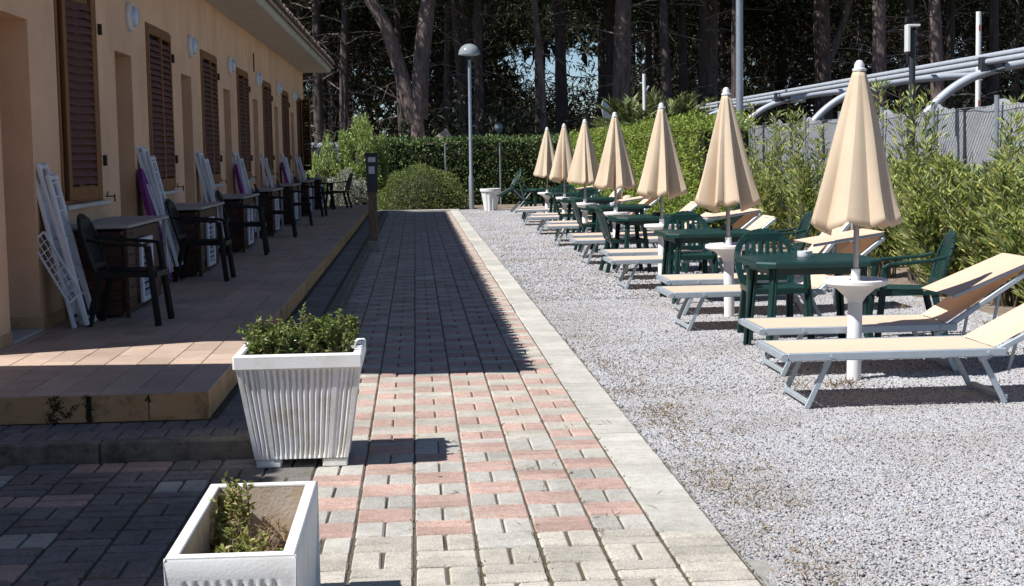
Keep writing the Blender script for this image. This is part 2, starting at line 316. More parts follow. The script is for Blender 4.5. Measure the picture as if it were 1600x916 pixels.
gravel('gravel', 1.215, 5.25, 9.5, 16, 4200, .0098, 2)
gravel('gravel', 1.24, 5.25, 16, 42.6, 900, .0155, 3)
# brown litter and dry weeds along the kerb and here and there in the gravel
def tufts(spots, n, rad, L, m, name, up=.8, Wd=.006):
    P = []
    for (x, y) in spots:
        k = max(3, int(RNG.poisson(n))); a = RNG.normal(size=(k, 2)) * rad; P.append(np.c_[x + a[:, 0], y + a[:, 1], np.full(k, .0)])
    P = np.concatenate(P); obj(name, leaves(P, rdir(len(P), up), L, Wd, name, m), kind='stuff')
sp = [(1.3 + abs(random.gauss(0, .13)), random.uniform(5, 13)) for _ in range(120)] + [(1.3 + abs(random.gauss(0, .25)), random.choice((6.3, 7.5, 8.6, 9.2, 22, 25)) + random.gauss(0, .35)) for _ in range(75)] + [(random.uniform(1.5, 5), random.uniform(6, 20)) for _ in range(60)]
tufts(sp, 9, .05, .035, 'dry', 'dry_litter', .25, .006)
tufts([(2.75 + random.gauss(0, .14), 9.75 + random.gauss(0, .12)) for _ in range(7)] + [(4.6 + random.gauss(0, .3), random.uniform(9, 40)) for _ in range(80)], 7, .03, .07, 'dry', 'weeds', 1.2, .006)

# ================================================================== PAVING
G = .247; X0 = -.036; BV = .007
def brick_mesh(w, d, h, m, seed, bev=BV):
    r = random.Random(seed); b = MB(); b.box((-w / 2, -d / 2, -h), (w / 2, d / 2, 0), bev); b.v = [(x + r.uniform(-.0018, .0018), y + r.uniform(-.0018, .0018), z + r.uniform(-.0012, .0012)) for x, y, z in b.v]
    return b.mesh('paver', m)
BR = {}
def brick(kind, m, k):
    key = (kind, m, k)
    if key not in BR:
        w, d = {'s': (G - .009, G / 2 - .006), 'h': (G / 2 - .008, G - .010), 'S': (G - .015, G / 2 - .019), 'H': (G / 2 - .013, G - .019), 'hl': (G / 2 - .006, G + .083)}[kind]; BR[key] = brick_mesh(w, d, .055, m, hash(key) % 999)
    return BR[key]
path = sheet('path', -.80, 1.21, 4.0, 42.5, -.010, 'sand_joint', kind='structure')
fore = sheet('paving', -3.6, -.80, 3.5, 7.98, -.011, 'sand_joint', kind='structure')
cells = []
for i in range(-15, 4):
    for j in range(-9, 148):
        if j < 8: y = 6.18 + G * (j + .5)
        else: y = 8.246 + G * (j - 8 + .5)
        x = X0 + G * (i + .5); st = (i + j) % 2 == 0
        if i < -3 and y > 7.9: continue
        if y > 42.3: continue
        if j < 0:
            m = 'paver_beige' if j < -1 or (i + j) % 3 else 'paver_grey'
        elif j < 8: m = 'paver_pink' if st else 'paver_grey'
        else: m = 'paver_beige' if st else 'paver_pink'
        if i < -3 or (i == -3 and y < 7.9): m = random.choice(('paver_dark',) * 9 + ('paver_grey', 'paver_pink'))
        if random.random() < .03: m = random.choice(('paver_grey', 'paver_beige'))
        long_ = (j == 7)
        if st:
            ks = 'S' if j < 0 or x < -.8 else 's'
            cells += [(ks, m, x, y - G / 4), (ks, m, x, y + G / 4)]
            if long_: cells.append(('s', 'paver_grey', x, y + G / 2 + .045))
        else:
            kh = 'hl' if long_ else 'H' if j < 0 or x < -.8 else 'h'
            cells += [(kh, m, x - G / 4, y + (.043 if long_ else 0)), (kh, m, x + G / 4, y + (.043 if long_ else 0))]
cells = [c for c in cells if -.56 * c[3] * .62 - .35 < c[2]]
vis = [c for c in cells if c[3] > 5.05 and abs(c[2] - .06 * c[3]) < .34 * c[3] + .1]
vis.sort(key=lambda c: c[3]); near = vis[:300] if len(vis) > 300 else vis; nearset = set(map(id, near)); rest = [c for c in cells if id(c) not in nearset]
def jit(o, a=.002): o.location.z += random.uniform(-a, a); o.rotation_euler = (random.uniform(-.006, .006), random.uniform(-.006, .006), random.uniform(-.008, .008))
for kd, m, x, y in near:
    jit(obj('paver', brick(kd, m, random.randrange(3)), fore if x < -.8 else path, (x, y, 0)))
byp = {}
for c in rest: byp.setdefault((c[1], c[2] < -.8), []).append(c)
for (m, lf), cs in byp.items():
    V = []; 
    Fq = []
    for kd, _, x, y in cs:
        me = brick(kd, m, random.randrange(3)); o = len(V); dz = random.uniform(-.002, .002); tx = random.uniform(-.006, .006); ty = random.uniform(-.006, .006)
        for v in me.vertices: V.append((v.co.x + x, v.co.y + y, v.co.z + dz + tx * v.co.x + ty * v.co.y))
        for p in me.polygons: Fq.append([i + o for i in p.vertices])
    me = bpy.data.meshes.new('pavers'); me.from_pydata(V, [], Fq); me.materials.append(M[m]); obj('pavers', me, fore if lf else path, kind='stuff')
# light kerb strip between path and gravel
kx0, kx1 = X0 + 4 * G, X0 + 5 * G
strip = sheet('kerb', kx0 - .004, kx1 + .01, 4.0, 42.5, -.016, 'sand_joint', kind='structure')
y = 4.32
while y < 13:
    b = MB(); d_ = .0525 if y < 6.15 else .0595; b.box((-G / 2 + .005, -d_, -.08), (G / 2, d_, 0), .006 if y < 6.15 else .003); jit(b.build('paver', 'paver_beige' if y < 6.15 else 'kerb_stone', strip, loc=((kx0 + kx1) / 2, y, 0))); y += .1235
y = 13.02
sl = None
while y < 42:
    if sl is None: b = MB(); b.box((-G / 2 + .005, .004, -.1), (G / 2, .93 - .004, .004), .008); sl = b.mesh('kerb_slab', 'kerb_stone')
    o = obj('kerb_slab', sl, strip, ((kx0 + kx1) / 2, y, 0)); jit(o, .0015); y += .93
b = MB(); b.box((-1.0, 42.5, -.05), (kx1, 42.64, .045), .01); b.build('kerb', 'kerb_stone', kind='structure')
# a piece of old concrete footing beside the kerb at the front
b = MB(); P = [(kx1 + .01 + u * (.10 + .06 * math.sin(v * 9)), 5.0 + v * .62, .006 - .012 * u + random.uniform(-.002, .002)) for u in np.linspace(0, 1, 5) for v in np.linspace(0, 1, 9)]
b.grid(P, 5, 9); b.build('concrete_footing', 'concrete', strip)
# moss in the joints
ms = []
for _ in range(230):
    j = random.randrange(-5, 60); i = random.randrange(-12, 5); ms.append((X0 + G * i + random.gauss(0, .004), 6.18 + G * j + random.gauss(0, .006)))
for i in range(0, 5): ms += [(X0 + G * i + random.gauss(0, .005), random.uniform(5.2, 9)) for _ in range(16)]
ms += [(X0 + 5 * G + .012, random.uniform(5, 20)) for _ in range(140)]
tufts([q for q in ms if not (q[0] < -.8 and q[1] > 7.9)], 4, .008, .011, 'moss', 'moss', .35, .006)
tufts([(random.uniform(-1.5, 1.1), random.uniform(5, 9)) for _ in range(40)], 3, .02, .045, 'dry', 'dry_litter', .05, .004)

# ------------------------------------------------------------------ raised border, old kerb, terrace
KZ, TZ = .10, .257
bord = MB(); bord.box((-4.5, 8.05, -.05), (-.86, 41.0, KZ - .012)); bord = bord.build('border_strip', 'sand_joint', kind='structure')
def old_kerb(x0, y0, x1, y1): 
    b = MB(); b.box((x0, y0, -.05), (x1, y1, KZ), .012); b.v = [(x + random.uniform(-.004, .004), y + random.uniform(-.004, .004), z + random.uniform(-.004, .004)) for x, y, z in b.v]; return b
okb = old_kerb(-1.66, 7.94, -.755, 8.06).build('kerb', 'old_kerb', kind='structure')
for x0, x1 in ((-2.58, -1.665), (-3.5, -2.585)): old_kerb(x0, 7.94, x1, 8.06).build('kerb_stone', 'old_kerb', okb)
y = 8.065
while y < 40.9: old_kerb(-.86, y, -.755, min(y + .95, 40.9)).build('kerb_stone', 'old_kerb', okb); y += .955
pv = brick_mesh(.115, .24, .05, 'paver_dark', 5); n = 0
for k in range(26):   # front pavers of the raised strip
    jit(obj('paver', pv, bord, (-.93 - k * .122, 8.19 + (.122 if 0 else 0), KZ - .004))); jit(obj('paver', pv, bord, (-.93 - k * .122 + .06, 8.44, KZ - .004)))
ps = brick_mesh(.245, .118, .05, 'paver_dark', 6); y = 8.64
while y < 40.8: jit(obj('paver', ps, bord, (-1.02, y, KZ - .004))); y += .1235
TY0, TY1, TX0, TX1 = 8.57, 40.9, -3.3, -1.185
b = MB(); b.box((-4.6, TY0 + .008, 0), (TX1 - .008, TY1, TZ - .010)); terr = b.build('terrace', 'sand_joint', kind='structure')
tw, tl = .205, .41
tm = {}
def tile(w, l):
    k = (round(w, 3), round(l, 3))
    if k not in tm: b = MB(); b.box((-w / 2 + .002, -l / 2 + .002, -.012), (w / 2 - .002, l / 2 - .002, 0), .0025); tm[k] = b.mesh('tile', 'terrace_tile')
    return tm[k]
tl_list = []
ncol = 13
for c in range(ncol):
    x = TX1 + .008 - tw * (c + .5); off = (0, .5, .25, .75)[c % 4] * tl; yy = TY0 - off
    while yy < TY1:
        a, e = max(yy, TY0 - .008), min(yy + tl, TY1); yy += tl
        if e - a > .05: tl_list.append((x, (a + e) / 2, e - a))
tl_list = [t for t in tl_list if t[0] > -3.35]
tv = sorted([t for t in tl_list if t[0] > -.29 * t[1]], key=lambda t: t[1])[:190]; tvs = set(map(id, tv)); bb = MB()
for t in tl_list:
    if id(t) in tvs: o = obj('tile', tile(tw, t[2]), terr, (t[0], t[1], TZ)); jit(o, .0006); o.rotation_euler = (random.uniform(-.002, .002), random.uniform(-.002, .002), 0)
    else: bb.box((t[0] - tw / 2 + .002, t[1] - t[2] / 2 + .002, TZ - .012), (t[0] + tw / 2 - .002, t[1] + t[2] / 2 - .002, TZ + random.uniform(-.0006, .0006)), .0025)
bb.build('tiles', 'terrace_tile', terr, kind='stuff')
# upright edge tiles
for xa, xb in ((-1.507, -1.190), (-1.826, -1.513), (-2.335, -1.852), (-2.75, -2.341), (-3.2, -2.756)): b = MB(); b.box((xa, TY0 - .004, KZ), (xb, TY0 + .008, KZ + .152), .002); b.build('edge_tile', 'edge_tile', terr)
es = MB(); es.box((0, 0, 0), (.012, .405, .152), .002); es = es.mesh('edge_tile', 'edge_tile'); y = TY0 + .004; k = 0
while y < 40.4: obj('edge_tile', es, terr, (TX1 - .006, y + .004, KZ)); y += .41
Pw = [(-1.84 + random.gauss(0, .008), TY0 - .004, random.uniform(KZ, TZ - .01)) for _ in range(170)] + [(-2.03 + random.gauss(0, .02), TY0 - .006, KZ + .15 * random.random()) for _ in range(170)] + [(-2.03 + .12 * u + random.gauss(0, .008), TY0 - .006, TZ - .09 + .03 * math.sin(u * 8)) for u in np.random.default_rng(3).random(70)] + [(-1.51 + random.gauss(0, .003), TY0 - .004, random.uniform(TZ - .05, TZ - .01)) for _ in range(25)]
obj('dry_roots', leaves(Pw, rdir(len(Pw), -.2) * [1, .3, 1], .022, .008, 'dry_roots', 'core_leaf'), kind='stuff')
# weeds at the foot of the terrace
tufts([(random.uniform(-2.5, -1.2), 8.545 + random.gauss(0, .01)) for _ in range(46)] + [(-1.172, random.uniform(8.6, 12)) for _ in range(30)], 5, .012, .03, 'moss', 'weeds', .9, .007)
for o in list(COL.objects):
    if o.name.startswith('weeds') : pass

# ================================================================== CABIN BUILDING
P_ = 4.29; WX = -2.9; WY0, WY1, WZ = 10.4, 41.1, 3.76
bld = thing('cabin_building', 'long peach rendered beach cabin block with brown louvred shutters and tiled eave', 'building', (WX, 26, 0))
bld.location = (0, 0, 0)
ops = []
for k in range(7):
    ops.append((11.07 + P_ * k * .998, 11.95 + P_ * k * .998, TZ, 2.62, .34)); ops.append((12.85 + P_ * k, 14.47 + P_ * k, 1.19, 3.05, .12))
ys = sorted({WY0, WY1, *[o[0] for o in ops], *[o[1] for o in ops]}); zs = [0, TZ, 1.19, 2.62, 3.05, WZ + .05]
b = MB()
for a, e in zip(ys, ys[1:]):
    op = next((o for o in ops if o[0] <= a + 1e-6 and e <= o[1] + 1e-6), None)
    for z0, z1 in zip(zs, zs[1:]):
        if op and z0 >= op[2] - 1e-6 and z1 <= op[3] + 1e-6: continue
        b.add([(WX, a, z0), (WX, e, z0), (WX, e, z1), (WX, a, z1)], [(0, 1, 2, 3)])
for (a, e, z0, z1, d) in ops:
    X1 = WX - d
    b.add([(WX, a, z0), (X1, a, z0), (X1, a, z1), (WX, a, z1)], [(0, 1, 2, 3)]); b.add([(WX, e, z0), (WX, e, z1), (X1, e, z1), (X1, e, z0)], [(0, 1, 2, 3)])
    b.add([(WX, a, z1), (X1, a, z1), (X1, e, z1), (WX, e, z1)], [(0, 1, 2, 3)]); b.add([(WX, a, z0), (WX, e, z0), (X1, e, z0), (X1, a, z0)], [(0, 1, 2, 3)])
    b.add([(X1, a, z0), (X1, e, z0), (X1, e, z1), (X1, a, z1)], [(0, 1, 2, 3)])
b.add([(WX, WY0, 0), (WX, WY0, WZ + .05), (-9, WY0, WZ + .05), (-9, WY0, 0)], [(0, 1, 2, 3)]); b.add([(WX, WY1, 0), (-9, WY1, 0), (-9, WY1, WZ + .05), (WX, WY1, WZ + .05)], [(0, 1, 2, 3)])
b.add([(-9, WY0, 0), (-9, WY0, WZ), (-9, WY1, WZ), (-9, WY1, 0)], [(0, 1, 2, 3)])
b.add([(WX, WY0, WZ + .05), (-9, WY0, WZ + .05), (-5.9, WY0, 4.95)], [(0, 1, 2)]); b.add([(WX, WY1, WZ + .05), (-5.9, WY1, 4.95), (-9, WY1, WZ + .05)], [(0, 1, 2)])
b.build('wall', 'render_wall', bld)
b = MB(); xs = np.linspace(-2.88, -2.2, 3)
b.box((-2.896, 9.75, 3.77), (-2.21, 41.2, 3.80)); b.build('soffit', 'soffit', bld)
b = MB(); pr = [(-2.205, 3.765), (-2.185, 3.775), (-2.16, 3.82), (-2.15, 3.865), (-2.16, 3.90)]
b.grid([(x, yv, z) for (x, z) in pr for yv in (9.75, 41.2)], 5, 2); b.add([(-2.9, 41.2, 3.803), (-2.9, 41.2, 3.9)] + [(x, 41.2, z) for x, z in pr], [(0, 2, 3, 4, 5, 6, 1)])
b.add([(-2.9, 9.75, 3.803), (-2.9, 9.75, 3.9)] + [(x, 9.75, z) for x, z in pr], [(0, 1, 6, 5, 4, 3, 2)]); b.build('eave_slab', 'slab_edge', bld, smooth=True)
# roof: two sloping sheets + barrel tiles on the path side
SL = math.tan(R(18)); EX, EZ = -2.09, 3.93; RX, RY0, RY1 = -5.9, 9.7, 41.3
def rz_(x): return EZ + (EX - x) * SL if x > RX else EZ + (EX - RX) * SL - (RX - x) * SL
b = MB(); b.add([(EX, RY0, EZ - .02), (EX, RY1, EZ - .02), (RX, RY1, rz_(RX) - .02), (RX, RY0, rz_(RX) - .02), (-9.7, RY0, EZ - .02), (-9.7, RY1, EZ - .02)], [(0, 1, 2, 3), (3, 2, 5, 4)])
b.add([(EX, RY0, EZ - .08), (EX, RY1, EZ - .08), (RX, RY1, rz_(RX) - .1), (RX, RY0, rz_(RX) - .1), (-9.7, RY0, EZ - .08), (-9.7, RY1, EZ - .08)], [(3, 2, 1, 0), (4, 5, 2, 3)])
b.add([(EX, RY0, EZ - .02), (EX, RY1, EZ - .02), (EX, RY1, EZ - .08), (EX, RY0, EZ - .08)], [(3, 2, 1, 0)])
roof = b.build('roof', 'roof_tile', bld)
def barrel(L, r0, r1, n=7):
    b = MB(); t = .014
    for (ra, rb, fl) in ((r0, r1, 0), (r0 - t, r1 - t, 1)):
        P = [(x, (ra if x == 0 else rb) * math.cos(a), (ra if x == 0 else rb) * math.sin(a)) for x in (0, L) for a in np.linspace(0, math.pi, n)]; b.grid(P, 2, n)
    b.v = [(x, yv, z * .6) for x, yv, z in b.v]
    for k in range(n - 1): b.add([b.v[k], b.v[k + 1], b.v[2 * n + k + 1], b.v[2 * n + k]], [(0, 1, 2, 3)])
    return b
ct = barrel(.42, .085, .07).mesh('roof_tile', 'roof_tile', 60); pt = barrel(.42, .085, .075).mesh('roof_tile', 'roof_tile', 60)
ny = int((RY1 - RY0) / .21); ang = math.atan(SL)
for k in range(ny):
    yv = RY0 + .1 + k * .21
    o = obj('roof_tile', ct, roof, (EX + .03 + random.uniform(-.012, .012), yv, EZ + .035), (0, math.pi + ang, 0)); o.rotation_euler = Matrix(((-math.cos(ang), 0, math.sin(ang)), (0, -1, 0), (math.sin(ang), 0, math.cos(ang)))).to_euler(); o.rotation_euler.z += random.uniform(-.03, .03)
    if k < ny - 1: o = obj('roof_tile', pt, roof, (EX + .05 + random.uniform(-.012, .012), yv + .105, EZ + .055)); o.rotation_euler = Matrix(((-math.cos(ang), 0, -math.sin(ang)), (0, 1, 0), (math.sin(ang), 0, -math.cos(ang)))).to_euler()
bt = MB(); base = barrel(.42, .085, .07, 5)
for r_ in range(1, 10):
    for k in range(ny):
        x = EX - .36 * r_ * math.cos(ang); o = len(bt.v); bt.add([(x - v[0] * math.cos(ang) + v[2] * math.sin(ang), RY0 + .1 + k * .21 + v[1] + random.uniform(-.004, .004), rz_(x) + .035 + v[0] * math.sin(ang) + v[2] * math.cos(ang)) for v in base.v], base.f)
bt.build('roof_tiles', 'roof_tile', roof, kind='stuff', smooth=60)
# doors, sills, skirting
dl = MB(); dl.box((0, 0, 0), (.05, .84, 2.3), .006); 
for zz in (.15, 1.25): dl.box((.05, .12, zz), (.062, .72, zz + .95), .004)
dl = dl.mesh('door', 'shutter_frame'); th = MB(); th.box((-.33, 0, 0), (.02, .86, .018), .003); th = th.mesh('door_sill', 'marble')
hd = MB(); hd.tube([(.05, .75, 1.05), (.1, .75, 1.05), (.1, .64, 1.05)], .01, 6); hd = hd.mesh('handle', 'iron')
for k in range(7):
    a = 11.07 + P_ * k * .998; d = obj('door', dl, bld, (WX - .335, a + .02, TZ + .02)); obj('handle', hd, d); obj('door_sill', th, bld, (WX, a + .01, TZ))
sk = MB()
edges = [WY0] + sum([[11.07 + P_ * k * .998, 11.95 + P_ * k * .998] for k in range(7)], []) + [WY1]
for a, e in zip(edges[::2], edges[1::2]): sk.box((WX + .001, a, TZ), (WX + .011, e, TZ + .09), .002)
for k in range(7): a = 11.95 + P_ * k * .998; sk.box((WX - .33, a - .011, TZ + .018), (WX + .0, a - .001, TZ + .108), .002)
sk.build('skirting', 'edge_tile', bld)
# shutters: frame with tilted slats; u runs along the leaf
def leaf(w, h, mname):
    b = MB(); t = .035; sw = .062
    b.box((-t, 0, 0), (0, sw, h), .004); b.box((-t, w - sw, 0), (0, w, h), .004); b.box((-t, sw, 0), (-.001, w - sw, .11), .003); b.box((-t, sw, h - .09), (-.001, w - sw, h), .003)
    return b.mesh('shutter', mname), sw
def slat(w, sw):
    b = MB(); T = Matrix.Translation((-.018, 0, 0)) @ Matrix.Rotation(R(58), 4, 'Y'); b.box((-.037, sw, -.004), (.037, w - sw, .004), .002, 0, T); return b
LH = 1.80; slm = {}
def shutter(y, ang_, w, parts, frame='shutter_frame', sl_m='shutter_slat', x=WX + .02, flip=1, name='shutter'):
    me, sw = leaf(w, LH, frame); o = obj('shutter', me, bld, (x, y, 1.22), (0, 0, ang_)); step = .067; nn = int((LH - .2) / step)
    if parts:
        key = (w, sl_m)
        if key not in slm: slm[key] = slat(w, sw).mesh('slat', sl_m)
        for q in range(nn): obj('slat', slm[key], o, (0, 0, .13 + step * (q + .5)))
    else:
        b = MB(); s0 = slat(w, sw)
        for q in range(nn): b.add([(p[0], p[1], p[2] + .13 + step * (q + .5)) for p in s0.v], s0.f)
        b.build('slats', sl_m, o, kind='stuff')
    return o
wf = MB()
for (lo, hi) in (((-.10, 0, 0), (.012, .06, 1.86)), ((-.10, 1.56, 0), (.012, 1.62, 1.86)), ((-.10, .06, 1.81), (.012, 1.56, 1.86)), ((-.10, .06, 0), (.012, 1.56, .03))): wf.box(lo, hi, .004)
wf = wf.mesh('window_frame', 'shutter_frame'); ws = MB(); ws.box((-.1, -.05, -.045), (.07, 1.67, -.003), .006); ws = ws.mesh('window_sill', 'marble')
wp = MB(); wp.box((-.115, .06, .03), (-.105, 1.56, 1.81)); wp = wp.mesh('dark_pane', 'box_dark'); hk = MB(); hk.bar((0, 0, 0), (.085, 0, 0), .012, .012); hk.bar((.085, 0, -.05), (.085, 0, .02), .012, .012); hk.bar((0.02, .0, 0), (.02, .0, .045), .01, .01); hk = hk.mesh('shutter_stay', 'iron')  # opaque dark pane added behind the slats, its colour stands in for shade
hg = MB(); hg.box((0, -.02, -.05), (.035, .03, .05), .005); hg = hg.mesh('hinge', 'iron')
for k in range(7):
    a = 12.85 + P_ * k; obj('window_frame', wf, bld, (WX, a, 1.19)); obj('dark_pane', wp, bld, (WX, a, 1.19)); obj('window_sill', ws, bld, (WX, a, 1.19))
    obj('shutter_stay', hk, bld, (WX, a + 1.78, 1.215))
    for zz in (1.55, 2.75): obj('hinge', hg, bld, (WX + .02, a + 1.64, zz))
    if k == 0:
        shutter(13.06, R(-15), .58, True); shutter(13.10, 0, .66, False, x=WX - .03); shutter(13.78, 0, .64, False, x=WX - .03)
    elif k == 6: shutter(a + .06, 0, .74, False); shutter(a + 1.55, R(-161), .72, False, 'shutter_open', 'shutter_open')
    else:
        shutter(a + .065, R(-2.2), .74, k == 1); shutter(a + .83, R(-1.2), .735, k == 1)
# round wall lamps
ld = MB(); T = Matrix.Rotation(R(90), 4, 'Y')
def lathe_x(prof, n=24):
    b = MB(); b.lathe(prof, n); b.v = [tuple(T @ Vector(p)) for p in b.v]; return b
l1 = lathe_x([(.15, 0), (.152, .03), (.135, .055), (.10, .06), (.10, .05)]).mesh('wall_lamp', 'lamp_white', 35); l2 = lathe_x([(.108, .045), (.11, .06), (.10, .085), (.07, .105), (.03, .113), (.001, .114)]).mesh('glass_cover', 'lamp_glass', True)
for k in range(7):
    o = obj('wall_lamp', l1, bld, (WX + .001, 11.84 + P_ * k, 3.01)); obj('glass_cover', l2, o)
b = MB(); b.tube([(WX + .012, 28.5, 3.12), (WX + .012, 28.5, 3.45)], .012, 6); b.build('cable', 'iron', bld)

# neighbouring block, just left of the frame: throws the shade over the front of the terrace
nb = thing('neighbouring_building', 'low peach rendered block with tiled roof at the near left corner', 'building')
b = MB(); b.box((-9.2, -9, 0), (-4.4, 8.0, 3.8)); b.build('wall', 'render_wall', nb)
b = MB(); nz = 3.95; nx = -3.64; rx = -6.8; rh = nz + (nx - rx) * SL
b.add([(nx, -9.6, nz), (nx, 8.66, nz), (rx, 8.66, rh), (rx, -9.6, rh), (-9.9, -9.6, nz), (-9.9, 8.66, nz)], [(0, 1, 2, 3), (3, 2, 5, 4)])
b.add([(nx, -9.6, nz - .1), (nx, 8.66, nz - .1), (rx, 8.66, rh - .1), (rx, -9.6, rh - .1), (-9.9, -9.6, nz - .1), (-9.9, 8.66, nz - .1)], [(3, 2, 1, 0), (4, 5, 2, 3)])
b.add([(nx, -9.6, nz - .1), (nx, 8.66, nz - .1), (nx, 8.66, nz), (nx, -9.6, nz)], [(0, 1, 2, 3)]); nr = b.build('roof', 'roof_tile', nb)
for k in range(int(18.2 / .21)): 
    o = obj('roof_tile', ct, nr, (nx + .03, -9.5 + k * .21, nz + .02)); o.rotation_euler = Matrix(((-math.cos(ang), 0, math.sin(ang)), (0, -1, 0), (math.sin(ang), 0, math.cos(ang)))).to_euler()
b = MB(); b.box((-4.4, 2, TZ), (-4.37, 2.9, 2.4), .01); b.build('door', 'shutter_frame', nb)

# ================================================================== TERRACE FURNITURE
def monobloc(m, label, cat='chair'):
    """stacking garden armchair; front = +X, width along Y"""
    t = thing('garden_chair', label, cat)
    for sx, sy, r in ((.24, .25, 0), (.24, -.25, 0), (-.22, .21, 1), (-.22, -.21, 1)):
        b = MB(); top = (sx - (.05 if not r else -.03), sy * .96, .41 if r else .62); bot = (sx + (.02 if not r else -.07), sy * 1.07, 0)
        b.bar(bot, top, .052, .03, .006, up=(0, 1, 0)); b.bar((bot[0], bot[1] - math.copysign(.02, sy), 0), (top[0], top[1] - math.copysign(.02, sy), top[2]), .03, .045, .006, up=(0, 1, 0)); b.build('leg', m, t)
    b = MB(); P = [(u, v * (.235 - .03 * (u < -.1)), .425 - .018 * math.cos(v * 1.5) - .02 * (u + .22) / .46 * -1 * .6 - (.03 if u > .23 else 0)) for u in np.linspace(-.22, .25, 8) for v in np.linspace(-1, 1, 9)]
    b.grid(P, 8, 9); b.add([(x, yv, z - .022) for x, yv, z in P], [f[::-1] for f in b.f[:56]]); b.bar((-.22, -.2, .405), (-.22, .2, .405), .02, .04); b.bar((.245, -.225, .395), (.245, .225, .395), .02, .045)
    for s in (-1, 1): b.bar((-.22, s * .215, .405), (.245, s * .228, .4), .02, .045)
    b.build('seat', m, t, smooth=30)
    # back frame: inverted U
    def bk(h, yv): return (-.22 - (h - .42) * .30 - .02 * math.cos(yv * 5), yv, h)
    pts = []
    for a in np.linspace(0, math.pi, 15):
        pts.append(bk(.60 + .25 * math.sin(a) ** .75, -.235 * math.cos(a)))
    pts = [bk(.42, -.2)] + pts + [bk(.42, .2)]
    b = MB()
    for p, q in zip(pts, pts[1:]): b.bar(p, q, .055, .022, .004, up=(1, 0, .3))
    b.bar(bk(.8, -.16), bk(.8, .16), .02, .075, .004); b.bar(bk(.47, -.2), bk(.47, .2), .02, .05, .004); b.build('backrest', m, t, smooth=25)
    sm_ = MB(); 
    for k in range(6):
        yv = -.142 + k * .057; b = MB(); b.bar(bk(.47, yv), bk(.64, yv * 1.02), .014, .034, .003, up=(0, 1, 0)); b.bar(bk(.638, yv * 1.02), bk(.80, yv), .014, .034, .003, up=(0, 1, 0)); b.build('slat', m, t)
    for s in (-1, 1):
        b = MB(); A = [(-.275, s * .235, .68), (-.15, s * .262, .655), (.02, s * .272, .642), (.16, s * .268, .632), (.215, s * .255, .60)]
        for p, q in zip(A, A[1:]): b.bar(p, q, .055, .026, .006)
        b.build('armrest', m, t, smooth=25)
    return t
gchair0 = monobloc('green_plastic', 'green plastic garden armchair'); bchair0 = monobloc('black_plastic', 'black plastic garden armchair')
used = set()
def chair(proto, loc, rz, label, group, rot=None):
    if proto.name in used: return dup(proto, loc, rz, label, group, rot)
    used.add(proto.name); proto.location = loc; proto.rotation_euler = rot or (0, 0, rz); proto['label'] = label; proto['group'] = group; return proto

ORD = ['nearest', 'second', 'third', 'fourth', 'fifth', 'sixth', 'seventh']
def unit_label(k): return 'under the %s shuttered window' % ORD[k]
# counter table with slatted wood body and louvred vent door
def make_counter():
    t = thing('outdoor_counter', 'x', 'counter'); 
    b = MB(); b.box((-.46, 0, .735), (.06, 2.05, .765), .006); b.build('countertop', 'counter', t)
    for x, yv in ((.02, .05), (.02, 2.0), (-.42, .05), (-.42, 2.0)): b = MB(); b.box((x - .018, yv - .018, 0), (x + .018, yv + .018, .733), .004); b.build('leg', 'wood_brown' if yv < 1 else 'counter', t)
    b = MB(); b.box((-.43, .06, .02), (-.02, 1.95, .71), .004); body = b.build('cabinet', 'wood_brown', t)
    pl = MB(); pl.box((-.19, -.018, 0), (.215, 0, .082), .004); pl = pl.mesh('plank', 'wood_brown')
    for q in range(7): obj('plank', pl, body, (-.24, .058, .05 + q * .091))
    pl2 = MB(); pl2.box((0, 0, 0), (.016, .5, .082), .004); pl2 = pl2.mesh('plank', 'wood_brown')
    for q in range(7): obj('plank', pl2, body, (-.0185, .07, .05 + q * .091))
    b = MB(); w, h = .55, .56
    for lo, hi in (((0, 0, 0), (.035, .05, h)), ((0, w - .05, 0), (.035, w, h)), ((0, .05, 0), (.035, w - .05, .05)), ((0, .05, h - .05), (.035, w - .05, h))): b.box(lo, hi, .008)
    v = b.build('vent_panel', 'white_plastic', t, loc=(0, .72, .06), smooth=False)
    lv = MB(); lv.box((-.018, .05, -.003), (.018, w - .05, .003), .001, 0, Matrix.Translation((.016, 0, 0)) @ Matrix.Rotation(R(35), 4, 'Y')); lv = lv.mesh('louvre', 'lamp_glass')
    for q in range(9): obj('louvre', lv, v, (0, 0, .075 + q * .056))
    return t
ctr0 = make_counter()
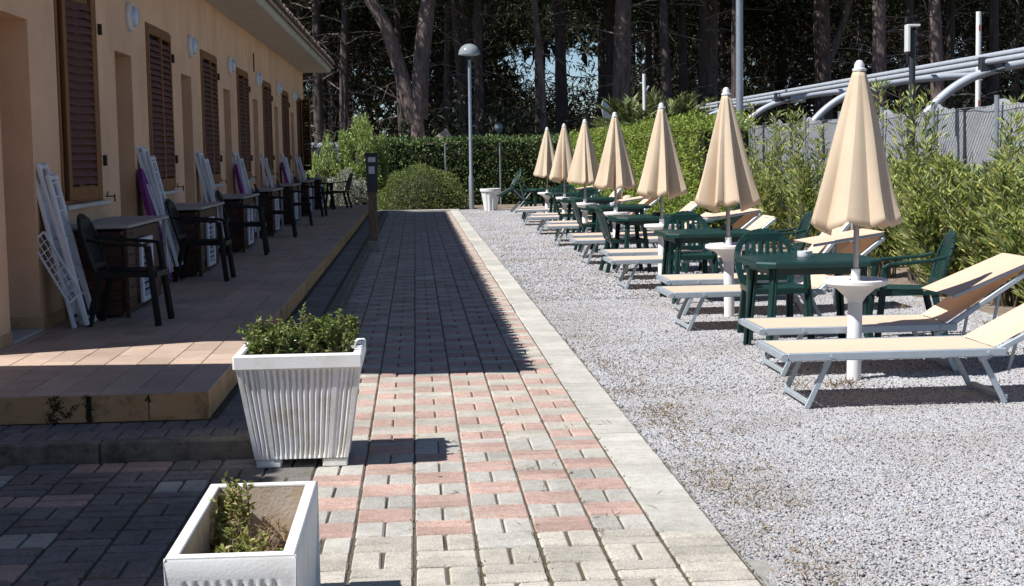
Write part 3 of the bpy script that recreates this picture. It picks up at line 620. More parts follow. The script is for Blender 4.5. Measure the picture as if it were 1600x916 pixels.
# folded drying rack leaning on the wall
def make_rack(grid_wing=False):
    t = thing('folded_drying_rack', 'x', 'drying rack'); lay = [(0, 0.0, 1.34), (.05, .05, 1.30), (.10, .0, 1.20)]
    for q, (off, sp_, L) in enumerate(lay):
        b = MB(); w = .27
        for s in (0, 1): b.bar((off + sp_, s * w, 0), (off, s * w * .9 + .02, L), .045, .034, .006, up=(1, 0, 0))
        b.bar((off + sp_, 0, .06), (off + sp_, w, .06), .03, .03, .005); b.bar((off, .02, L - .03), (off, w * .9 + .02, L - .03), .05, .034, .006)
        b.build('frame', 'white_plastic', t)
        wr = MB(); 
        for k in range(9): wr.bar((off + .005, .02, .25 + k * .11), (off + .005, w, .25 + k * .11), .008, .012 if q else .022)
        wr.build('rungs', 'white_plastic', t)
    b = MB(); b.box((-.012, .045, .10), (.0, .225, 1.26), .004)
    for k in range(12): b.box((.0005, .06, .2 + k * .085), (.008, .21, .225 + k * .085), .002)
    b.build('panel', 'white_plastic', t)
    if grid_wing:
        b = MB(); A = Vector((.02, -.06, .20)); Bv = Vector((-.13, -.05, .72)); w = Vector((.10, .04, .06))
        for p, q in ((A, Bv), (A + w, Bv + w), (A, A + w), (Bv, Bv + w)): b.bar(p, q, .016, .016, .003)
        for k in range(1, 9): b.bar(A + (Bv - A) * k / 9, A + w + (Bv - A) * k / 9, .006, .006)
        for k in (1, 2): b.bar(A + w * k / 3, Bv + w * k / 3, .006, .006)
        b.build('wing', 'white_plastic', t)
    return t
rack0 = make_rack(True); rack1 = make_rack(False)
def make_board():
    t = thing('ironing_board', 'x', 'ironing board'); b = MB(); pr = [(0.02, -.06), (.06, -.14), (.9, -.17), (1.1, -.13), (1.22, -.03), (1.22, .03), (1.1, .13), (.9, .17), (.06, .14), (.02, .06)]
    b.add([(0, yv, z) for z, yv in pr] + [(.05, yv, z) for z, yv in pr], [tuple(range(10))[::-1], tuple(range(10, 20))] + [(i, (i + 1) % 10, 10 + (i + 1) % 10, 10 + i) for i in range(10)]); b.build('board', 'purple', t)
    b = MB(); b.tube([(.07, .08, .1), (.085, .0, .6), (.07, -.08, 1.05)], .011, 6); b.tube([(.07, -.08, .1), (.095, .0, .6), (.07, .08, 1.05)], .011, 6); b.build('folding_legs', 'white_plastic', t); return t
brd0 = make_board()
lean = -R(12.5)
for k in range(7):
    yv = 12.70 + P_ * k; lo = (-2.40, yv, TZ)
    lab = ['grey topped wooden counter %s', 'grey topped wooden counter %s', 'grey topped wooden counter %s', 'grey topped wooden counter %s', 'grey topped wooden counter %s', 'grey topped wooden counter %s', 'grey topped wooden counter %s'][k] % unit_label(k)
    if k == 0: ctr0.location = lo; ctr0['label'] = lab; ctr0['group'] = 'counters under the cabin windows'
    else: dup(ctr0, lo, 0, lab, 'counters under the cabin windows')
    chair(bchair0, (-2.26 + random.uniform(-.03, .03), 12.33 + P_ * k + random.uniform(-.05, .05), TZ), R(random.uniform(-6, 6)), 'black plastic armchair by the counter ' + unit_label(k), 'black chairs along the terrace')
    rl = ('white folded drying rack with wire wing ' if k == 0 else 'white folded drying rack leaning ') + unit_label(k)
    ry = 11.98 + P_ * k + (.05 if k else .1)
    if k == 0: rack0.location = (-2.66, ry - .06, TZ); rack0.rotation_euler = (0, lean, 0); rack0['label'] = rl; rack0['group'] = 'folded drying racks'
    elif k == 1: rack1.location = (-2.62, ry + .05, TZ + .14); rack1.rotation_euler = (0, lean, 0); rack1['label'] = rl; rack1['group'] = 'folded drying racks'
    else: dup(rack1, (-2.63 - .02 * (k % 2), ry + random.uniform(-.1, .1), TZ + .1), None, rl, 'folded drying racks', (0, lean, R(random.uniform(-6, 6))))
    if k in (1, 3, 5):
        bl = 'purple ironing board leaning behind the white drying rack ' + unit_label(k)
        if k == 1: brd0.location = (-2.62, ry - .06, TZ); brd0.rotation_euler = (0, lean, 0); brd0['label'] = bl; brd0['group'] = 'purple ironing boards'
        else: dup(brd0, (-2.62, ry - .06, TZ), None, bl, 'purple ironing boards', (0, lean, 0))
chair(bchair0, (-1.95, 38.9, TZ), R(170), 'black plastic armchair at the far end of the terrace beside the grey bush', 'black chairs along the terrace')

# ================================================================== PLANTERS
def planter1():
    t = thing('tapered_planter', 'tall square white fluted planter of green shrubs, tapering to its foot', 'planter', (-.60, 7.86, 0)); w0, w1, h = .225, .305, .52
    def w(z): return w0 + (w1 - w0) * z / h
    b = MB(); nseg = 131
    rows = [.045, .12, .2, .3, .4, .5, .52]
    for f in range(4):
        P = []
        for z in rows:
            for q in range(nseg):
                u = -1 + 2 * q / (nseg - 1); a = abs(u); fl = 0
                if z > .115 and z < .51:
                    if a < .56: fl = -.017 * (1 - abs(math.cos(u / .56 * math.pi * 5.5)) ** .8)
                    elif a > .70 and a < .92: fl = -.017 * (1 - abs(math.cos((a - .70) / .22 * math.pi * 2.5)) ** .8)
                if .66 < a < .70: fl = -.014
                r = w(z) + fl; x, yv = u * w(z), -r
                for _ in range(f): x, yv = -yv, x
                P.append((x, yv, z))
        b.grid([P[i * nseg + j] for i in range(len(rows)) for j in range(nseg)], len(rows), nseg)
    b.build('pot_body', 'planter_stain', t, smooth=50)
    b = MB(); wr = w1 + .012
    for lo, hi in (((-wr, -wr, .505), (wr, -wr + .045, .58)), ((-wr, wr - .045, .505), (wr, wr, .58)), ((-wr, -wr + .0452, .505), (-wr + .045, wr - .0452, .58)), ((wr - .045, -wr + .0452, .505), (wr, wr - .0452, .58))): b.box(lo, hi, .008)
    b.build('rim', 'planter', t)
    b = MB()
    for sx in (-1, 1):
        for sy in (-1, 1): b.box((sx * .165 - .062, sy * .165 - .062, 0), (sx * .165 + .062, sy * .165 + .062, .046), .006)
    b.build('foot', 'planter_stain', t)
    b = MB(); b.box((-w0 + .01, -w0 + .01, .046), (w0 - .01, w0 - .01, .05)); b.build('base', 'planter_stain', t)
    b = MB(); P = [(x, yv, .535 + random.uniform(-.012, .012)) for x in np.linspace(-.265, .265, 9) for yv in np.linspace(-.265, .265, 9)]; b.grid(P, 9, 9); b.build('soil', 'potting_soil', t)
    return t
planter1()
def bush_plant(name, label, loc, stems, m, L, Wd, group=None, cat='plant', stem_m='twig', seed=1):
    """stems: list of (x, y, dx, dy, h, n leaves)"""
    t = thing(name, label, cat, loc, 0, group); b = MB(); P = []; D = []; rr = random.Random(seed)
    for (x, yv, dx, dy, h, n) in stems:
        pts = [Vector((x + dx * s ** 1.4 + .012 * math.sin(s * 7 + x * 40), yv + dy * s ** 1.4, h * s)) for s in np.linspace(0, 1, 6)]; b.tube(pts, [.006 * (1 - .7 * s) * (h / .2) ** .5 for s in np.linspace(0, 1, 6)], 4)
        for _ in range(n):
            s = rr.random() ** .55; i = min(int(s * 5), 4); p = pts[i].lerp(pts[i + 1], s * 5 - i); P.append(p); d = (pts[i + 1] - pts[i]).normalized() * rr.uniform(.1, 1.3) + Vector((rr.gauss(0, 1), rr.gauss(0, 1), rr.gauss(0, .6))); D.append(d)
    b.build('stem', stem_m, t); obj('foliage', leaves(P, D, L, Wd, 'foliage', m), t, kind='stuff'); return t
st = [(cx + random.gauss(0, .065), cy + random.gauss(0, .09), random.gauss(0, .07), random.gauss(0, .06), max(.05, random.gauss(.115 if cx < -.05 else .15, .035)), 36) for _ in range(95) for (cx, cy) in ((-.14, 0), (.12, .03))]
st = [(max(-.23, min(.23, s[0])), max(-.23, min(.23, s[1])), s[2] * .5, s[3] * .5, *s[4:]) for s in st]
bush_plant('planter_shrub', 'small leafy green shrubs growing in two clumps in the tall fluted planter', (-.60, 7.86, .53), st, 'box_leaf', .03, .013)
def planter2():
    t = thing('trough_planter', 'low white rectangular trough planter with fluted end, nearest the camera', 'planter', (-.56, 4.895, 0)); a, l, h, k = .19, .505, .40, .04
    b = MB()
    def side(p0, p1, nseg, flute):
        (x0, y0), (x1, y1) = p0, p1; d = Vector((x1 - x0, y1 - y0, 0)).normalized(); nrm = Vector((d.y, -d.x, 0)); P = []
        for z in (0, .03, .09, .30, .33, .335, .4 - .012, .4):
            for q in range(nseg):
                u = q / (nseg - 1); f = 0
                if flute and .03 < z < .33 and .12 < u < .88: f = -.016 * (1 - abs(math.cos((u - .12) / .76 * math.pi * flute)) ** .8)
                if z >= .4: f -= .006
                tp = -.018 * (1 - z / .4); P.append((x0 + (x1 - x0) * u + nrm.x * (f + tp), y0 + (y1 - y0) * u + nrm.y * (f + tp), z))
        b.grid(P, 8, nseg)
    side((-a, -l), (a, -l), 81, 9); side((a, -l), (a, l), 41, 0); side((a, l), (-a, l), 41, 0); side((-a, l), (-a, -l), 41, 0); b.build('trough', 'planter', t, smooth=50)
    b = MB()
    for lo, hi in (((-a + .004, -l + .004, .392), (a - .004, -l + k, .4035)), ((-a + .004, l - k, .392), (a - .004, l - .004, .4035)), ((-a + .004, -l + k + .0005, .392), (-a + k, l - k - .0005, .4035)), ((a - k, -l + k + .0005, .392), (a - .004, l - k - .0005, .4035))): b.box(lo, hi, .003)
    b.build('rim', 'planter', t)
    b = MB(); i, j = a - k, l - k
    for q in (((-i, -j), (i, -j)), ((i, -j), (i, j)), ((i, j), (-i, j)), ((-i, j), (-i, -j))):
        (x0, y0), (x1, y1) = q; b.add([(x0, y0, .05), (x1, y1, .05), (x1, y1, .393), (x0, y0, .393)], [(0, 3, 2, 1)])
    b.build('inside_wall', 'planter_inside', t)
    b = MB(); P = [(x, yv, .19 + random.uniform(-.012, .012)) for x in np.linspace(-i + .001, i - .001, 9) for yv in np.linspace(-j + .001, j - .001, 21)]; b.grid(P, 9, 21); b.build('soil', 'potting_soil', t)
planter2()
st = [(random.uniform(-.14, -.06), random.uniform(.18, .42), random.gauss(-.01, .03), random.gauss(0, .05), random.uniform(.10, .25), 32) for _ in range(22)] + [(random.uniform(-.09, .05), random.uniform(-.24, .14), random.gauss(0, .03), random.gauss(0, .05), random.uniform(.07, .15), 36) for _ in range(44)]
bush_plant('succulent_plant', 'yellow green succulent sprawling in the front trough planter', (-.56, 4.895, .19), st, 'succulent', .031, .0145, seed=3)
st = [(random.uniform(-.05, .10), random.uniform(-.2, .4), random.gauss(-.02, .03), random.gauss(0, .06), random.uniform(.05, .15), 12) for _ in range(50)]
bush_plant('dry_plant', 'dry brown stalks in the front trough planter beside the succulent', (-.56, 4.895, .19), st, 'dry', .03, .006, seed=5, stem_m='dead_twig')
# far white fluted pot
def far_pot():
    t = thing('fluted_pot', 'round white fluted pot at the far end of the gravel', 'pot', (2.05, 42.2, 0)); b = MB(); n = 48; P = []
    for z, r in ((0, .17), (.02, .18), (.3, .22), (.52, .26), (.53, .285), (.60, .29), (.605, .26), (.55, .24)):
        P += [((r - (.014 * (q % 4 < 2) if .02 <= z <= .52 else 0)) * math.cos(2 * math.pi * q / n), (r - (.014 * (q % 4 < 2) if .02 <= z <= .52 else 0)) * math.sin(2 * math.pi * q / n), z) for q in range(n + 1)]
    b.grid(P, 8, n + 1); b.build('pot_body', 'white_paint', t); b = MB(); b.lathe([(.001, 0), (.23, 0), (.23, .01), (.001, .012)], 20, (0, 0, .55)); b.build('soil', 'potting_soil', t)
far_pot()

# ================================================================== PARASOLS, LOUNGERS, TABLES
PY = [10.05, 14.08, 18.2, 22.2, 26.5, 30.2, 34.1]; PXX = 2.905
def canopy(seed):
    r = random.Random(seed); nZ, per = 24, 12; nA = 8 * per; tw = r.uniform(-.15, .15); P = []
    cut = np.array([k + r.uniform(-.22, .22) for k in range(8)]) / 8 * 2 * math.pi; am = [r.choice((.18, .3, .5, .62)) * r.uniform(.8, 1.2) for _ in range(8)]; val = [r.uniform(.3, .7) for _ in range(8)]; lag = [r.uniform(-.22, .22) for _ in range(8)]; hem = [r.uniform(-.02, .035) for _ in range(8)]
    for i in range(nZ):
        t = i / (nZ - 1)
        for j in range(nA + 1):
            k = (j // per) % 8; u = (j % per) / per; c0, c1 = cut[k], cut[(k + 1) % 8] + (2 * math.pi if k == 7 else 0)
            pl = u / val[k] if u < val[k] else (1 - u) / (1 - val[k]); R0 = .036 + .240 * t ** .93 + .012 * t ** 6
            rad = R0 * (1.1 - am[k] * pl ** 1.15 * min(1, .35 + t * .8)) + .0025 * math.sin(5 * t + 3 * u + seed) * t
            z = 2.05 - 1.0 * t + (hem[k] - .085 * pl * (.4 + am[k])) * max(0, (t - .75) / .25) ** 1.5
            a = c0 + (c1 - c0) * u + tw * t + lag[k] * pl * t; P.append((rad * math.cos(a), rad * math.sin(a), z))
    b = MB(); b.grid(P, nZ, nA + 1); return b.mesh('canopy', 'cream_fabric', 24)
CAN = [canopy(s) for s in (1, 2, 3, 4, 5, 6, 7)]
def make_parasol():
    t = thing('parasol', 'x', 'parasol')
    b = MB(); b.tube([(0, 0, .70), (0, 0, 2.05)], .019, 12); b.build('pole', 'pole_grey', t, smooth=True)
    b = MB(); b.lathe([(.03, .74), (.028, .60), (.048, .56), (.048, .0), (.001, 0)][::-1], 20); b.build('post', 'white_paint', t, smooth=True)
    b = MB(); b.lathe([(.049, .52), (.075, .56), (.13, .61), (.20, .635), (.215, .645), (.215, .668), (.205, .676), (.19, .664), (.04, .662)], 32); b.build('tray_table', 'white_paint', t, smooth=35)
    b = MB(); b.lathe([(.045, 2.045), (.046, 2.06), (.034, 2.065), (.033, 2.09), (.02, 2.112), (.001, 2.118)], 16); b.build('finial', 'lamp_white', t, smooth=True)
    c = obj('canopy', CAN[0], t); md = c.modifiers.new('cloth', 'SOLIDIFY'); md.thickness = .003; return t, c
par0, can0 = make_parasol()
for k, yv in enumerate(PY):
    lab = 'closed cream parasol with white tray post, %s in the row' % ORD[k] if k else 'closed cream parasol with white tray post, nearest of the row'
    if k == 0: p = par0
    else: p = dup(par0, (0, 0, 0))
    p.location = (PXX + random.uniform(-.02, .02) * (k > 0), yv, 0); p.rotation_euler = (R(random.uniform(-.9, .9)), R(random.uniform(-.9, .9)), R((20, 5, 60, 10, 75, 30, 50)[k])); p['label'] = lab; p['group'] = 'closed parasols in a row'
    next(c for c in p.children if c.name.startswith('canopy')).data = CAN[k]

def make_lounger(back, hood, hood_ang=-9):
    """foot at x = 0, length along +X, width along Y from 0 to .66; back = backrest angle"""
    t = thing('sun_lounger', 'x', 'sun lounger'); H = .34; w = .66; hx = 1.30; rh = .05
    b = MB()
    for s in (0.016, w - .016): b.bar((.035, s, H - rh / 2), (hx + .06, s, H - rh / 2), .03, rh, .006)
    b.bar((.02, .0, H - rh / 2), (.02, w, H - rh / 2), .032, rh * .98, .006); b.bar((hx + .03, .032, H - rh / 2 - .004), (hx + .03, w - .032, H - rh / 2 - .004), .03, .03, .004)
    for s in (-.004, w + .004): b.tube([(.012, s - .01, H - .025), (.012, s + .01, H - .025)], .022, 10); b.tube([(.30, s - .008, H - .025), (.30, s + .008, H - .025)], .011, 8); b.tube([(hx - .05, s - .008, H - .025), (hx - .05, s + .008, H - .025)], .011, 8)
    b.build('frame', 'aluminium', t)
    for (xt, xb) in ((.30, .16), (1.22, 1.37)):
        b = MB()
        for s in (.05, w - .05): b.bar((xb, s, .0), (xt, s, H - .045), .018, .034, .004, up=(1, 0, 0))
        b.bar((xb + (.006 if xb > 1 else .01), .06, .035), (xb + (.006 if xb > 1 else .01), w - .06, .035), .03, .03, .004); b.build('leg', 'aluminium', t)
    b = MB(); nu, nv = 16, 9
    P = [(.035 + (hx - .035) * i / (nu - 1), .034 + (w - .068) * j / (nv - 1), H - .002 - .012 * math.sin(math.pi * j / (nv - 1)) * math.sin(math.pi * i / (nu - 1)) ** .5) for i in range(nu) for j in range(nv)]; b.grid(P, nu, nv)
    b.build('seat_fabric', 'cream_sling', t, smooth=True)
    ca, sa = math.cos(R(back)), math.sin(R(back)); L = .72; hz = H - .03
    bk = thing.__globals__['obj']('backrest', None, t) if 0 else None
    b = MB()
    for s in (.05, w - .05): b.bar((hx - .10 * ca, s, hz - .10 * sa), (hx + L * ca, s, hz + L * sa), .028, .036, .005)
    b.bar((hx + L * ca, .03, hz + L * sa), (hx + L * ca, w - .03, hz + L * sa), .03, .034, .005, up=(-sa, 0, ca)); bf = b.build('backrest', 'aluminium', t)
    b = MB(); P = []
    for i in range(12):
        u = i / 11 * L
        for j in range(9):
            v = j / 8; sag = .035 * math.sin(math.pi * v) * math.sin(math.pi * i / 11) ** .6 + .012
            P.append((hx + .0 + u * ca + sag * sa * .8, .066 + (w - .132) * v, hz + .03 + u * sa - sag * ca + .012))
    b.grid(P, 12, 9); b.build('back_fabric', 'cream_sling', bf, smooth=True)
    if back > 14:
        b = MB()
        for s in (.075, w - .075): b.bar((hx + .45 * ca, s, hz + .45 * sa - .02), (hx + .30, s, .12 if back > 25 else .2), .012, .022, .003)
        b.build('back_prop', 'aluminium', bf)
    if hood:
        ha = R(back + hood_ang); c2, s2 = math.cos(ha), math.sin(ha); A = Vector((hx + L * ca, 0, hz + L * sa + .045)); hl = .62
        b = MB()
        for s in (.035, w - .035): b.bar((A.x, s, A.z), (A.x - hl * c2, s, A.z - hl * s2), .018, .024, .004)
        b.bar((A.x, .03, A.z), (A.x, w - .03, A.z), .02, .024, .004); hf = b.build('sunshade_frame', 'aluminium', t)
        b = MB(); b.grid([(A.x - hl * u * c2, .02 + (w - .04) * v, A.z + .018 - hl * u * s2 - .02 * math.sin(math.pi * v) * math.sin(math.pi * u)) for u in np.linspace(-.02, 1.02, 9) for v in np.linspace(0, 1, 9)], 9, 9); b.build('sunshade_fabric', 'cream_sling', hf, smooth=True)
    return t
lt = {'a': make_lounger(27, False), 'b': make_lounger(33, True, -11), 'c': make_lounger(38, False), 'd': make_lounger(38, True, -30), 'e': make_lounger(8, False), 'f': make_lounger(50, True, 40)}
kinds = ['ab', 'df', 'cd', 'ac', 'dc', 'fa', 'ed']; desc = {'a': 'backrest half raised', 'b': 'sunshade folded over its raised backrest', 'c': 'backrest well raised', 'd': 'tilted sunshade over its head', 'e': 'lying almost flat', 'f': 'backrest steeply raised and sunshade up'}
for k in range(7):
    for q in (0, 1):
        kd = kinds[k][q]; yv = PY[k] + (-1.17 if q == 0 else .13) + random.uniform(-.04, .04) * (k > 0); x = (2.135 if q == 0 else 2.30) + random.uniform(-.04, .04) * (k > 0)
        lab = 'cream sun lounger, %s, %s side of the %s parasol post' % (desc[kd], ('near', 'far')[q], ORD[k])
        o = lt[kd]
        if kd in used: o = dup(o, (x, yv, 0))
        used.add(kd); o.location = (x, yv, 0); o.rotation_euler = (0, 0, R(random.uniform(-1.5, 1.5)) * (k > 0)); o['label'] = lab; o['group'] = 'sun loungers in pairs on the gravel'

def make_table():
    t = thing('garden_table', 'x', 'table'); a = .475; c = .12
    b = MB(); o_ = [(-a + c, -a), (a - c, -a), (a, -a + c), (a, a - c), (a - c, a), (-a + c, a), (-a, a - c), (-a, -a + c)]
    def ring(s, z): return [(x * s, yv * s, z) for x, yv in o_]
    V = ring(1, .668) + ring(1, .70) + ring(.985, .712) + ring(.93, .713) + ring(.915, .708); fs = [(r * 8 + i, r * 8 + (i + 1) % 8, (r + 1) * 8 + (i + 1) % 8, (r + 1) * 8 + i) for r in range(4) for i in range(8)] + [tuple(32 + i for i in range(8)), tuple(range(8))[::-1]]
    b.add(V, fs); b.build('tabletop', 'green_plastic', t)
    for sx in (-1, 1):
        for sy in (-1, 1):
            b = MB(); p, q = (sx * .40, sy * .40, 0), (sx * .345, sy * .345, .668)
            b.bar(p, q, .062, .026, .008, up=(sx, sy * .2, 0)); b.bar((p[0] - sx * .03, p[1], 0), (q[0] - sx * .03, q[1], .668), .026, .062, .008, up=(0, sy, .0) if 0 else (sx * .2, sy, 0)); b.build('leg', 'green_plastic', t)
    b = MB()
    for s in (-1, 1): b.box((-.33, s * .36 - .012, .61), (.33, s * .36 + .012, .666), .003); b.box((s * .36 - .012, -.33, .612), (s * .36 + .012, .33, .667), .003)
    b.build('apron', 'green_plastic', t); return t
tab0 = make_table()
TABX = [2.98, 2.98, 3.0, 3.15, 3.2, 3.2, 3.1]; TABY = [11.58, 15.75, 19.75, 23.9, 28.1, 31.9, 36.0]
for k in range(7):
    lab = 'dark green plastic garden table behind the %s parasol' % ORD[k]
    o = tab0 if k == 0 else dup(tab0, (0, 0, 0)); o.location = (TABX[k], TABY[k], 0); o.rotation_euler = (0, 0, R(random.uniform(-4, 4)) * (k > 0)); o['label'] = lab; o['group'] = 'green tables on the gravel'
chs = [(2.93, 12.5, -90, 'tucked at the far side of the nearest green table'), (3.88, 12.0, 172, 'at the hedge side of the nearest green table, back to the oleanders'),
       (2.98, 16.62, -92, 'tucked at the far side of the second green table'), (3.85, 16.3, 178, 'at the hedge side of the second green table'),
       (2.70, 19.75, 4, 'on the path side of the third green table'), (3.75, 19.3, 150, 'by the hedge beside the third green table'), (2.80, 24.0, 2, 'on the path side of the fourth green table'),
       (2.85, 28.0, -8, 'on the path side of the fifth green table'), (3.3, 29.0, -90, 'behind the fifth green table'), (3.2, 32.8, -95, 'behind the sixth green table'), (2.8, 36.1, 0, 'on the path side of the farthest green table')]
for x, yv, rz, w in chs: chair(gchair0, (x, yv, 0), R(rz), 'green plastic armchair ' + w, 'green chairs around the green tables')
chair(gchair0, (2.25, 38.3, .28), 0, 'green plastic armchair tipped over near the last table', 'green chairs around the green tables', rot=(0, R(48), R(8)))
def ashtray(m, loc, label):
    t = obj('ashtray', None, None, loc, (0, 0, 0), label, 'ashtray'); b = MB(); b.lathe([(.001, 0), (.055, 0), (.06, .012), (.058, .045), (.048, .046), (.045, .014), (.001, .012)], 20); b.build('bowl', m, t, smooth=30)
    b = MB(); b.box((-.012, -.062, .036), (.012, -.044, .048), .002); b.build('rest', m, t)
ashtray('white_plastic', (3.0, 11.72, .709), 'round white ashtray on the nearest green table'); ashtray('black_plastic', (3.25, 15.95, .709), 'small black ashtray on the second green table')
ashtray('black_plastic', (3.12, 19.8, .709), 'small black ashtray on the third green table'); ashtray('white_plastic', (3.1, 24.0, .709), 'round white ashtray on the fourth green table')

# ================================================================== POSTS, LAMPS, FENCE
t = thing('service_post', 'wooden post carrying a dark box with two white labels on the old kerb', 'post', (-.70, 25.2, 0))
b = MB(); b.box((-.095, -.095, 0), (.095, .095, .17), .01); b.build('base', 'concrete', t); b = MB(); b.box((-.07, -.07, .17), (.07, .07, 1.0), .008); b.build('post', 'wood_post', t)
b = MB(); b.add([(-.085, -.09, .96), (.085, -.09, .96), (.085, .08, .96), (-.085, .08, .96), (-.105, -.10, 1.56), (.105, -.10, 1.56), (.105, .10, 1.58), (-.105, .10, 1.58)], [(0, 3, 2, 1), (4, 5, 6, 7), (0, 1, 5, 4), (1, 2, 6, 5), (2, 3, 7, 6), (3, 0, 4, 7)]); bx = b.build('box', 'box_dark', t)
b = MB(); b.box((-.11, -.12, 1.565), (.11, .11, 1.60), .006); b.build('lid', 'box_dark', bx)
for z0, z1, x0, x1 in ((1.45, 1.53, -.062, .062), (1.26, 1.38, -.055, .045)): b = MB(); b.box((x0, -.106, z0), (x1, -.1015, z1), .001); b.build('paper_label', 'label_white', bx)
t = thing('street_lamp', 'grey lamp post with a glassy dome head at the end of the path', 'street lamp', (1.585, 43.8, 0))
b = MB(); b.tube([(0, 0, 0), (0, 0, .9), (0, 0, .95), (0.02, 0, 4.25)], [.075, .07, .05, .045], 14); b.build('pole', 'galvanised', t, smooth=True)
b = MB(); b.lathe([(.06, 4.2), (.07, 4.32), (.10, 4.33), (.10, 4.35)], 20, (.02, 0, 0)); b.build('collar', 'dark_metal', t, smooth=35)
b = MB(); b.lathe([(.31, 4.345), (.312, 4.36), (.29, 4.47), (.23, 4.57), (.13, 4.635), (.05, 4.655), (.001, 4.657)], 28, (.02, 0, 0)); b.build('dome', 'lamp_dome', t, smooth=True)
b = MB(); b.lathe([(.001, 4.30), (.05, 4.30), (.27, 4.338), (.28, 4.346), (.001, 4.346)], 24, (.02, 0, 0)); b.build('diffuser', 'lamp_glass', t, smooth=True)
t = thing('globe_lamp', 'small globe lamp on a thin pole behind the back hedge', 'street lamp', (2.7, 49.4, 0)); b = MB(); b.tube([(0, 0, 0), (0, 0, 2.25)], .03, 8); b.build('pole', 'galvanised', t)
b = MB(); b.lathe([(.001, 2.22), (.08, 2.24), (.14, 2.33), (.15, 2.4), (.11, 2.5), (.001, 2.54)], 16); b.build('globe', 'lamp_dome', t, smooth=True); b = MB(); b.box((.06, -.03, 1.95), (.22, -.02, 2.1), .003); b.build('plate', 'lamp_white', t)
t = thing('tall_pole', 'tall plain grey pole rising out of the picture behind the second parasol', 'pole', (7.0, 32.9, 0)); b = MB(); b.tube([(0, 0, 0), (0, 0, 3), (.02, 0, 9)], [.085, .08, .06], 14); b.build('shaft', 'galvanised', t, smooth=True)
b = MB(); b.lathe([(.11, 0), (.12, .3), (.09, .34)], 14); b.build('base', 'galvanised', t)
t = thing('floodlight_pole', 'dark metal pole with white floodlight at its top among the oleanders', 'pole', (5.7, 17.4, 0)); b = MB(); b.tube([(0, 0, 0), (.0, 0, 1.5), (.0, 0, 2.86)], .036, 12); b.build('pole', 'dark_metal', t, smooth=True)
b = MB(); b.box((-.075, -.06, 2.62), (-.04, .06, 2.93), .006); b.box((-.04, -.06, 2.905), (.075, .06, 2.93), .004); b.build('floodlight', 'lamp_white', t); b = MB(); b.bar((-.04, 0, 2.8), (.05, 0, 2.8), .02, .02); b.tube([(-.02, .0, 2.4), (-.06, 0, 2.52), (-.058, 0, 2.62)], .007, 6); b.build('bracket', 'dark_metal', t)
t = thing('white_pole', 'thin white pole behind the fence at the far right', 'pole', (9.0, 24.2, 0)); b = MB(); b.tube([(0, 0, 0), (0, 0, 3.66)], .042, 10); b.build('shaft', 'white_paint', t, smooth=True); b = MB()
for z in (2.17, 2.62, 3.36): b.box((-.012, -.0445, z), (.018, -.040, z + .09))
b.build('sticker', 'red', t)
# white thin post between the palms
t = thing('marker_pole', 'white marker pole between the palm fronds', 'pole', (6.15, 41.0, 0)); b = MB(); b.tube([(0, 0, 0), (0, 0, 3.6)], .045, 8); b.build('shaft', 'white_paint', t); b = MB(); b.bar((0, 0, 3.1), (.12, 0, 3.28), .04, .04); b.build('bracket', 'white_paint', t)
# fence: posts, shade net, wires and diamond mesh
fx, fy0, fy1 = 6.30, 11.0, 44.0
t = thing('wire_fence', 'wire mesh fence lined with grey shade netting behind the oleanders', 'fence'); yv = 12.2; k = 0
po = MB(); po.tube([(0, 0, 0), (0, 0, 2.08)], .028, 8); po = po.mesh('post', 'galvanised', True); pod = MB(); pod.tube([(0, 0, 0), (0, 0, 2.02)], .02, 8); pod = pod.mesh('post', 'dark_metal', True)
while yv < fy1:
    obj('post', po, t, (fx - .03, yv, 0)); obj('post', pod, t, (fx + .02, yv + 1.1, 0)); yv += 2.05
b = MB(); nyy = 340; nz = 10; P = []
for i in range(nyy):
    yv = fy0 + (fy1 - fy0) * i / (nyy - 1); ph = ((yv - 12.2) % 2.05) / 2.05; top = 2.05 - .10 * math.sin(math.pi * ph) ** .8 + .012 * math.sin(yv * 9.3) + .008 * math.sin(yv * 23)
    for j in range(nz): P.append((fx + .035 + .012 * math.sin(yv * 3 + j) + .006 * math.sin(yv * 11 + 2 * j), yv, top * j / (nz - 1)))
b.grid(P, nyy, nz); o = b.build('shade_net', 'shade_net', t, smooth=True)
b = MB()
for z in (.05, .7, 1.35, 1.97): b.tube([(fx, fy0, z), (fx, fy1, z)], .0035, 5)
b.build('tension_wire', 'galvanised', t)
V = []; s = .085; H = 1.96; a = fy0
while a < fy1 + H:
    for dr in (1, -1):
        y0_, y1_ = (a - H, a) if dr == 1 else (a, a - H); z0, z1 = 0.04, H
        if max(y0_, y1_) > 31: continue
        V.append(((fx - .004 * dr, max(y0_, fy0), z0), (fx - .004 * dr, max(y1_, fy0), z1)))
    a += s
V = np.array(V); hw = np.array([0, .0013, .0009]); hx_ = np.array([.003, 0, 0]); A_, B_ = V[:, 0], V[:, 1]
VV = np.stack([A_ - hw, A_ + hw, B_ + hw, B_ - hw, A_ - hw - hx_, A_ + hw - hx_, B_ + hw - hx_, B_ - hw - hx_], 1).reshape(-1, 3); i = np.arange(len(V))[:, None] * 8
obj('wire_mesh', fast('wire_mesh', VV, np.concatenate([i + [0, 1, 2, 3], i + [4, 7, 6, 5], i + [0, 3, 7, 4], i + [1, 5, 6, 2]], 1).reshape(-1, 4), 'dark_metal'), t, kind='stuff')
